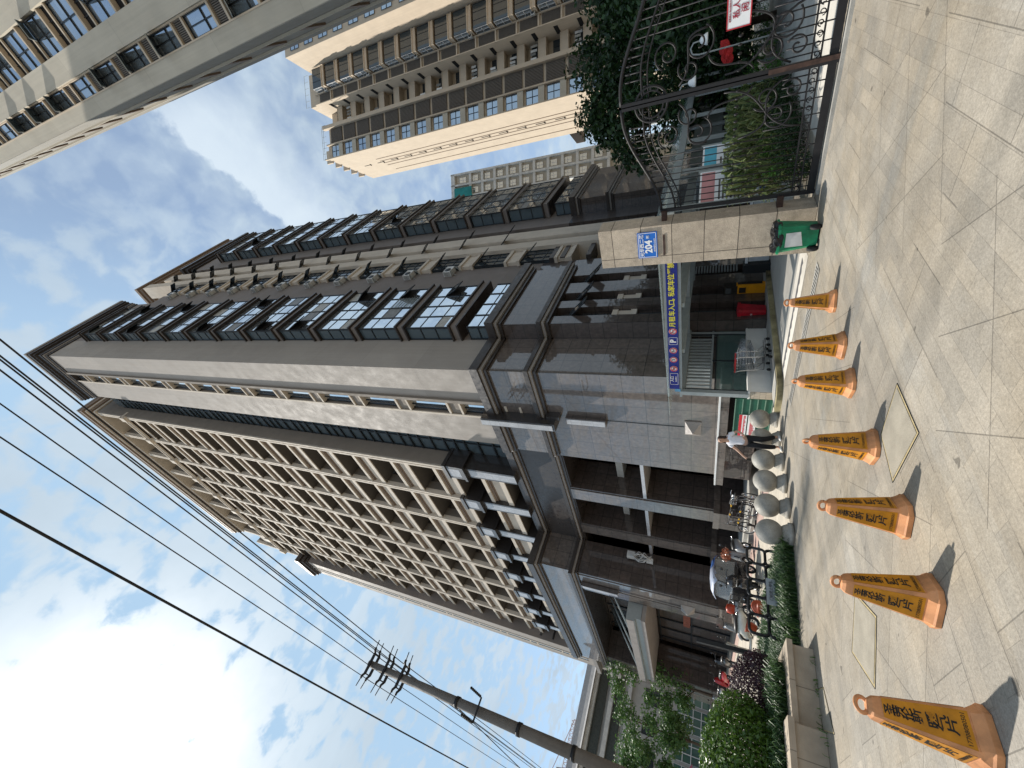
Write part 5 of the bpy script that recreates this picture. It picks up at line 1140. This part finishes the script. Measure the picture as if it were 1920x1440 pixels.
# ================================================================ black barriers
M['blackpl'] = mat('black plastic', (.018,.018,.020), .45, .08, 6)
def rrect(m, c, w, h, k, r, M4=None):
    pts = []
    for (sx, sz, a0) in ((1,1,0),(-1,1,90),(-1,-1,180),(1,-1,270)):
        for j in range(5): a = radians(a0+j*22.5); pts.append((c[0]+sx*(w-k)+k*cos(a), 0, c[1]+sz*(h-k)+k*sin(a)))
    m.tube(pts+[pts[0]], r, 6)
def barrier(lab, loc, rz, L, H, cols, rows, r, z0=.06):
    t = thing('crowd_barrier', lab, 'barrier', loc, rz); m = MB(); cw_ = L/cols; ch = (H-z0)/rows
    for i in range(cols):
        for j in range(rows): rrect(m, (-L/2+cw_*(i+.5), z0+ch*(j+.5)), cw_/2, ch/2, min(cw_,ch)*.25, r)
    m.build('frame', M['blackpl'], t)
    for s in (-1, 1): m = MB(); m.beam((s*L*.38,-.25,.03),(s*L*.38,.25,.03),.05); m.beam((s*L*.38,0,0),(s*L*.38,0,max(.1,z0+.04)),.06); m.build('foot', M['blackpl'], t)
    return t
barrier('large black plastic barrier with rounded openings behind the grass', (-6.95,.62,.0), radians(3), 2.15, .86, 5, 2, .035)
sg = thing('barrier_sign', 'small grey sign with black characters hung on the large black barrier', 'sign', (-7.0,.50,.34), radians(3)); m = MB(); m.box(-.34,.30,-.012,0,-.15,.15); m.build('board', mat('grey sign sheet', (.42,.44,.47), .5), sg)
text('lettering', '门前禁止停车', .08, M['ink'], sg, (0,-.014,.05), (1,0,0), (0,0,1)); text('lettering', '违者后果自负', .06, M['ink'], sg, (0,-.014,-.06), (1,0,0), (0,0,1))
m = None
pb2 = thing('barrier_post', 'thick slanted black post standing in the grass before the tricycle', 'post', (-7.55,3.2,0)); m = MB(); m.beam((0,0,0),(-.05,.0,1.95),.11,.11); m.beam((-.2,-.3,.03),(.2,.3,.03),.1,.06); m.box(-.2,.2,-.12,.12,0,.22); m.build('post', M['blackpl'], pb2)
barrier('black steel barrier in front of the parked scooters', (-4.6,7.4,0), radians(78), 3.6, .95, 4, 2, .02, .28)
barrier('black barrier with yellow tapes around the bicycles by the steps', (-1.75,5.6,0), radians(82), 2.2, 1.0, 3, 2, .02, .3)
m = MB(); bt = [o for o in bpy.data.objects if o.name.startswith('crowd_barrier')][-1]
for x, z in ((-.7,1.0),(.1,1.0),(-.3,.66),(.4,.66),(.75,.66)): m.beam((x-.07,0,z),(x+.07,0,z),.05)
m.build('yellow_tape', mat('yellow tape', (.62,.36,.02), .5), bt)
# ================================================================ vehicles
M['saddle'] = mat('black vinyl', (.03,.03,.03), .5); M['scwhite'] = mat('cream scooter paint', (.62,.60,.52), .3, .04, 5, spec=.5, coat=.4); M['scred'] = mat('red scooter paint', (.40,.015,.02), .3, .04, 5, coat=.4); M['scblack'] = mat('black scooter paint', (.02,.02,.022), .3, .04, 5, coat=.4); M['scgrey'] = mat('grey scooter paint', (.30,.31,.32), .35, .05, 5, coat=.3)
def wheel(par, c, R, r, spokes=True, nm='wheel'):
    m = MB(); m.torus((0,0,0), R, r, 'y', 28, 8); w = m.build(nm, M['rubber'], par, c)
    m = MB(); m.torus((0,0,0), R-r*1.0, r*.35, 'y', 28, 6); m.lathe([(.001,-.04),(.03,-.04),(.03,.04),(.001,.04)], 10, ax='y')
    if spokes:
        for k in range(14): a = 2*pi*k/14; m.tube([(.02*cos(a),0,.02*sin(a)),((R-r)*cos(a),0,(R-r)*sin(a))], .004, 4)
    else:
        for k in range(5): a = 2*pi*k/5; m.beam((.02*cos(a),0,.02*sin(a)),((R-r)*cos(a),0,(R-r)*sin(a)),.04,.03)
    m.build('rim', M['chrome'], w); return w
def bicycle(lab, loc, rz, fc, basket=True, lean=6):
    t = thing('bicycle', lab, 'bicycle', loc, rz); t.rotation_euler = (radians(lean),0,rz); t.rotation_mode = 'XYZ'
    wheel(t, (-.52,0,.33), .31, .022); wheel(t, (.52,0,.33), .31, .022)
    m = MB(); m.tube([(-.52,0,.33),(-.1,0,.28),(.34,0,.78),(-.2,0,.72),(-.1,0,.28)], .018, 6); m.tube([(-.52,0,.33),(-.2,0,.72)], .012, 6); m.tube([(.34,0,.82),(.40,0,.66),(.52,0,.33)], .018, 6); m.tube([(-.2,0,.72),(-.22,0,.86)], .015, 6); m.build('frame', fc, t)
    m = MB(); m.tube([(.2,-.27,1.02),(.3,-.2,1.04),(.34,0,.98),(.3,.2,1.04),(.2,.27,1.02)], .013, 6); m.tube([(.34,0,.8),(.34,0,.98)], .014, 6); m.build('handlebar', M['chrome'], t)
    m = MB(); m.smooth = True; m.loft([[(-.36,y,.87),(-.36,y*.9,.90)] for y in (-.09,.0,.09)], cap=False, closed=False); m.loft([[(-.37,-.08,.86),(-.37,.08,.86),(-.37,.08,.91),(-.37,-.08,.91)],[(-.2,-.06,.87),(-.2,.06,.87),(-.2,.06,.92),(-.2,-.06,.92)],[(-.08,-.02,.87),(-.08,.02,.87),(-.08,.02,.91),(-.08,-.02,.91)]]); m.build('saddle', M['saddle'], t)
    m = MB(); m.tube([(-.1,-.08,.28),(.05,-.09,.2)], .01, 5); m.tube([(-.1,.08,.28),(-.24,.09,.36)], .01, 5); m.lathe([(.001,-.05),(.09,-.05),(.09,-.04),(.001,-.04)], 16, (-.1,0,.28), 'y'); m.build('crank', M['chrome'], t)
    m = MB(); m.torus((-.52,0,.33), .35, .012, 'y', 16, 5, 1.2, 2.8); m.torus((.52,0,.33), .35, .012, 'y', 16, 5, .6, 2.2); m.build('mudguard', fc, t)
    if basket:
        m = MB()
        for z, a in ((.98,.17),(.88,.155),(.78,.14)): m.tube([(.5-a+.1,-a,z),(.5+a+.1,-a,z),(.5+a+.1,a,z),(.5-a+.1,a,z),(.5-a+.1,-a,z)], .006, 4)
        for k in range(12): s = -1+2*(k%6)/5; q = -1 if k < 6 else 1; m.tube([(.6+s*.17,q*.17,.98),(.6+s*.14,q*.14,.78)], .004, 4); m.tube([(.6+q*.17,s*.17,.98),(.6+q*.14,s*.14,.78)], .004, 4)
        m.build('basket', M['chrome'], t)
    return t
bf = mat('dark grey bike paint', (.05,.05,.055), .4); bo = mat('orange bike paint', (.45,.10,.02), .4)
bicycle('bicycle with wire basket behind the yellow taped barrier', (-1.62,4.75,.004), radians(70), bf); bicycle('dark bicycle leaning beside the yellow taped barrier by the steps', (-1.55,6.2,.004), radians(100), bf, False)
bicycle('bicycle with a big black front wheel by the second granite column', (-1.60,9.6,.004), radians(60), bf)
def scooter(lab, loc, rz, pc, box=None):
    t = thing('scooter', lab, 'scooter', loc, rz); wheel(t, (-.55,0,.23), .18, .05, False); wheel(t, (.60,0,.23), .18, .05, False)
    def ell(x, w, z0, z1, n=12): return [(x, w*cos(2*pi*k/n), (z0+z1)/2+(z1-z0)/2*sin(2*pi*k/n)) for k in range(n)]
    m = MB(); m.smooth = True; m.loft([ell(-.88,.05,.56,.66), ell(-.75,.14,.44,.72), ell(-.5,.18,.38,.72), ell(-.2,.17,.30,.70), ell(-.08,.15,.26,.55), ell(-.02,.13,.24,.34)]); m.box(-.1,.38,-.15,.15,.24,.30); m.build('body', pc, t)
    m = MB(); m.smooth = True; m.loft([[(.36+.02,-.17,.28),(.36,.17,.28),(.42,.13,.29),(.42,-.13,.29)],[(.40,-.20,.55),(.40,.20,.55),(.48,.12,.55),(.48,-.12,.55)],[(.34,-.16,.88),(.34,.16,.88),(.44,.1,.88),(.44,-.1,.88)],[(.30,-.08,1.0),(.30,.08,1.0),(.40,.07,1.0),(.40,-.07,1.0)]]); m.build('front_shield', pc, t)
    m = MB(); m.smooth = True; m.loft([ell(-.78,.10,.70,.78), ell(-.5,.16,.70,.82), ell(-.25,.15,.69,.80), ell(-.1,.07,.68,.75)]); m.build('seat', M['saddle'], t)
    m = MB(); m.tube([(.24,-.34,1.04),(.3,-.2,1.06),(.34,0,1.02),(.3,.2,1.06),(.24,.34,1.04)], .018, 6); m.tube([(.34,0,.95),(.52,0,.5),(.6,0,.23)], .03, 6); m.build('handlebar', M['scblack'], t)
    for s in (-1,1): m = MB(); m.tube([(.3,s*.24,1.05),(.3,s*.3,1.2)], .007, 5); m.lathe([(.001,-.01),(.055,-.01),(.055,.01),(.001,.01)], 12, (.29,s*.3,1.24), 'x'); m.build('mirror', M['scblack'], t)
    m = MB(); m.lathe([(.001,.0),(.07,.0),(.08,.05),(.001,.08)], 14, (.40,0,.98), 'x'); m.build('headlight', M['chrome'], t)
    m = MB(); m.torus((.60,0,.23), .25, .05, 'y', 12, 8, .5, 2.4); m.build('fender', pc, t)
    m = MB(); m.tube([(-.6,-.1,.72),(-.95,-.1,.78),(-.95,.1,.78),(-.6,.1,.72)], .012, 6); m.tube([(-.2,.1,.2),(-.25,.2,.02)], .012, 5); m.build('rear_rack', M['chrome'], t)
    if box: m = MB(); m.smooth = True; m.lathe([(.001,.80),(.14,.8),(.17,.9),(.14,1.04),(.001,1.08)], 16, (-.85,0,0)); m.build('top_case', box, t)
    return t
hr = mat('orange red helmet', (.40,.05,.02), .35)
scooter('cream white scooter with an orange red top case beside the grass', (-5.9,6.75,.012), radians(140), M['scwhite'], hr)
scooter('black scooter with a black top case behind the cream scooter', (-4.2,6.2,.012), radians(60), M['scblack'], M['scblack']); scooter('grey scooter parked between the cream and black scooters', (-4.7,8.4,.012), radians(120), M['scgrey'])
scooter('red scooter near the portico far end, beside the building wall', (-3.7,19.6,.012), radians(95), M['scred']); scooter('black scooter parked behind the red one by the portico', (-3.4,17.6,.012), radians(80), M['scblack']); scooter('grey scooter at the end of the row by the portico', (-4.0,21.8,.012), radians(100), M['scgrey'])
fl = scooter('scooter loaded with a heap of orange flowers by the granite column', (-2.0,8.0,.012), radians(-150), M['scgrey']); m = MB(); leafcloud(m, (.45,0,1.02), (.24,.3,.2), 260, .11, 77, .3); m.build('flower_heap', leafmat('dried orange flowers', (.30,.07,.03), (.55,.25,.15), .7), fl)
# motor tricycle with canopy
tk = thing('motor_tricycle', 'covered motor tricycle with blue and white roof and clear windscreen beyond the grass', 'tricycle', (-3.9,7.1,.012), radians(205)); tk.scale = (.86,.86,.86)
wheel(tk, (.95,0,.26), .20, .06, False); wheel(tk, (-.65,-.45,.26), .20, .06, False); wheel(tk, (-.65,.45,.26), .20, .06, False)
m = MB(); m.loft([[(-1.05,-.42,.35),(.15,-.42,.30),(.15,.42,.30),(-1.05,.42,.35)],[(-1.1,-.46,.75),(-.1,-.44,.6),(-.1,.44,.6),(-1.1,.46,.75)]]); m.box(.1,.75,-.3,.3,.28,.36); m.loft([[(.62,-.36,.3),(.62,.36,.3),(.8,.25,.3),(.8,-.25,.3)],[(.58,-.38,1.0),(.58,.38,1.0),(.82,.22,.95),(.82,-.22,.95)]]); m.build('body', M['scblack'], tk)
m = MB(); m.smooth = False; m.box(-.75,-.15,-.36,.36,.75,.86); m.box(-.85,-.72,-.36,.36,.8,1.2); m.build('seat', M['saddle'], tk)
m = MB()
for s in (-1,1): m.tube([(.7,s*.40,.95),(.45,s*.44,1.72),(-.9,s*.46,1.76),(-1.0,s*.46,.75)], .02, 6)
m.tube([(.7,-.40,.95),(.7,.40,.95)], .02, 6); m.build('canopy_frame', M['scblack'], tk)
m = MB(); m.smooth = True; rg = []
for x, z in ((.62,1.66),(.4,1.76),(-.3,1.82),(-.95,1.76),(-1.1,1.66)): rg.append([(x,-.52,z-.06),(x,-.25,z+.05),(x,.25,z+.05),(x,.52,z-.06),(x,.52,z-.09),(x,.25,z+.02),(x,-.25,z+.02),(x,-.52,z-.09)])
m.m = 0; m.loft(rg[:3]); m.m = 1; m.loft(rg[2:]); m.build('roof', [mat('white blue roof', (.40,.45,.56), .5), mat('blue roof', (.05,.12,.33), .4)], tk)
m = MB(); m.add([(.71,-.38,.96),(.71,.38,.96),(.48,.42,1.66),(.48,-.42,1.66)], [(0,1,2,3)]); m.add([(.66,.42,.96),(-.9,.46,.85),(-.9,.46,1.66),(.44,.45,1.66)], [(0,1,2,3)]); m.add([(.66,-.42,.96),(-.9,-.46,.85),(-.9,-.46,1.66),(.44,-.45,1.66)], [(0,1,2,3)]); m.build('windscreen', clearglass('clear plastic sheet', (.75,.80,.80), .30), tk)
m = MB(); m.tube([(.45,-.3,1.02),(.55,0,1.0),(.45,.3,1.02)], .016, 6); m.tube([(.55,0,1.0),(.95,0,.26)], .025, 6); m.build('handlebar', M['chrome'], tk)
# awning far left, and white plastic bags on the portico pillar
aw = thing('red_awning', 'small pink and red market awning beneath the street trees', 'awning', (-7.6,34,0)); m = MB(); m.loft([[(-1.6,-.8,2.0),(1.6,-.8,2.0),(1.6,.8,2.0),(-1.6,.8,2.0)],[(-.9,0,2.5),(.9,0,2.5),(.9,.1,2.5),(-.9,.1,2.5)]]); m.build('cloth', mat('pink awning cloth', (.50,.12,.16), .7, .2, 2), aw); m = MB()
for x in (-1.5,1.5):
    for y in (-.75,.75): m.tube([(x,y,0),(x,y,2.0)], .03, 6)
m.build('pole', M['steel'], aw)
wd_ = thing('white_cable_box', 'white wiring boxes and cables bundled in the shop opening beside the portico', 'box', (-.35,13.55,5.2)); m = MB(); rdx = random.Random(9)
m.box(-.3,.05,-.15,.12,.3,.75); m.build('box', M['acwhite'], wd_); m = MB(); m.box(-.32,-.1,-.05,.2,-.7,-.35); m.build('box', M['acwhite'], wd_); m = MB()
for i in range(9): m.tube([(rdx.uniform(-.3,0),rdx.uniform(-.3,.2),.5),(rdx.uniform(-.4,.1),rdx.uniform(-.3,.3),.1),(rdx.uniform(-.4,.1),rdx.uniform(-.3,.3),-.2),(rdx.uniform(-.3,0),rdx.uniform(-.2,.2),-.6)], .025, 5)
m.build('cable', M['acwhite'], wd_)
# ================================================================ the walking woman
def skinmesh(name, nodes, edges, sub=2):
    me = bpy.data.meshes.new(name); me.from_pydata([n[:3] for n in nodes], edges, []); o = bpy.data.objects.new(name, me); COL.objects.link(o)
    sk = o.modifiers.new('skin', 'SKIN'); sk.use_smooth_shade = True
    for i, v in enumerate(me.skin_vertices[0].data): r = nodes[i][3]; v.radius = r if isinstance(r, tuple) else (r, r); v.use_root = (i == 0)
    sb_ = o.modifiers.new('sub', 'SUBSURF'); sb_.levels = sub; sb_.render_levels = sub
    dg = bpy.context.evaluated_depsgraph_get(); out = bpy.data.meshes.new_from_object(o.evaluated_get(dg)); bpy.data.objects.remove(o); return out
wm = thing('person', 'woman in white shirt and black trousers walking past the bollards, phone in hand', 'person', (-3.05,-.30,.008), radians(196))
SK = mat('skin', (.50,.30,.21), .55, .05, 8)
nd = [(0,0,.92,.105),(0,0,1.08,.10),(.01,0,1.25,.115),(.03,0,1.36,.075),(.06,0,1.43,.046),(.095,0,1.50,.07),(.10,0,1.57,.082),(.09,0,1.63,.05)]
eg = [(i,i+1) for i in range(7)]
def limb(pts, root):
    o = len(nd)
    for k, p in enumerate(pts): nd.append(p); eg.append((root if k == 0 else o+k-1, o+k))
    return len(nd)-1
limb([(.02,.085,.86,.085),(.10,.085,.50,.055),(.10,.085,.30,.048),(.04,.085,.09,.034),(.13,.09,.04,.034),(.20,.09,.03,.022)], 0)
limb([(-.01,-.085,.86,.085),(.0,-.085,.48,.055),(-.09,-.085,.30,.048),(-.22,-.085,.13,.034),(-.15,-.085,.05,.032),(-.09,-.085,.02,.022)], 0)
wl = limb([(.02,.15,1.33,.052),(.08,.27,1.13,.038),(.20,.40,.95,.027),(.25,.44,.88,.026)], 3)
for k, dy in enumerate((-.025,-.008,.01,.026)): limb([(.28,.45+dy,.85-.004*k,.009),(.30,.45+dy,.815-.003*k,.008),(.285,.445+dy*.9,.785,.007)], wl)
limb([(.265,.41,.865,.010),(.29,.40,.835,.008)], wl)
wr = limb([(.02,-.15,1.33,.052),(-.06,-.27,1.12,.038),(.07,-.24,.97,.027),(.13,-.20,.95,.026)], 3)
for k, dy in enumerate((-.024,-.008,.008,.024)): limb([(.165,-.19+dy*.5,.95+dy,.009),(.19,-.17,.945+dy,.008),(.20,-.145,.94+dy,.007)], wr)
limb([(.15,-.20,.985,.010),(.175,-.18,1.0,.008)], wr)
flip = lambda L: [(a,-b,c,d) for a,b,c,d in L]
sbd = skinmesh('body', flip(nd), eg, 2); sbd.materials.append(SK); link('body', sbd, wm)
E2 = lambda n: [(i,i+1) for i in range(n-1)]
sh = [(0,0,.88,(.128,.16)),(0,0,1.04,(.125,.145)),(.01,0,1.24,(.13,.155)),(.03,0,1.36,(.085,.12)),(.045,0,1.395,.06),(.02,.15,1.335,.068),(.06,.215,1.20,.062),(.02,-.15,1.335,.068),(-.035,-.23,1.19,.062)]
s_ = skinmesh('shirt', flip(sh), [(0,1),(1,2),(2,3),(3,4),(3,5),(5,6),(3,7),(7,8)], 2); s_.materials.append(mat('white cotton', (.72,.72,.76), .85, .04, 12, .2, 40)); link('shirt', s_, wm)
tr = [(0,0,.955,(.122,.145)),(.02,.088,.84,.105),(.10,.088,.50,.080),(.09,.088,.30,.072),(.05,.088,.14,.066),(-.01,-.088,.84,.105),(.0,-.088,.48,.080),(-.09,-.088,.30,.072),(-.19,-.088,.17,.066)]
t_ = skinmesh('trousers', flip(tr), [(0,1),(1,2),(2,3),(3,4),(0,5),(5,6),(6,7),(7,8)], 2); t_.materials.append(mat('black trousers', (.014,.014,.016), .8)); link('trousers', t_, wm)
hn = [(.085,0,1.64,.085),(.045,0,1.58,.095),(.0,0,1.50,.085),(-.045,0,1.40,.08),(-.06,0,1.30,.06),(.06,.075,1.52,.035),(.05,.085,1.40,.035),(.06,-.075,1.52,.035),(.05,-.085,1.40,.035)]
h_ = skinmesh('hair', hn, [(0,1),(1,2),(2,3),(3,4),(1,5),(5,6),(1,7),(7,8)], 2); h_.materials.append(mat('dark brown hair', (.035,.018,.012), .45, .2, 20)); link('hair', h_, wm)
m = MB(); 
for s in (-1,1): m.lathe([(.001,-.004),(.012,0),(.001,.004)], 8, (.178, s*.032, 1.575), 'x')
m.build('eye', M['ink'], wm); m = MB(); m.loft([[(.175,-.012,1.54),(.175,.012,1.54),(.19,0,1.535)],[(.172,-.006,1.575),(.172,.006,1.575),(.178,0,1.575)]]); m.build('nose', SK, wm)
for fx, fy, fz in ((.10,-.09,.0),(-.17,.087,.015)):
    m = MB(); m.smooth = True; rg = []
    for x, w_, h in ((-.09,.03,.06),(-.05,.042,.085),(.03,.045,.07),(.10,.042,.05),(.15,.02,.03)): rg.append([(fx+x, fy+w_*cos(a), fz+max(0,h/2+h/2*sin(a))) for a in [2*pi*k/10 for k in range(10)]])
    m.loft(rg); m.build('shoe', M['white'], wm)
ph = thing('mobile_phone', 'dark phone held in the lowered hand of the walking woman', 'phone', (-3.05,-.30,0), radians(196)); m = MB(); m.box(.292,.306,-.48,-.41,.73,.87); m.build('case', M['ink'], ph)
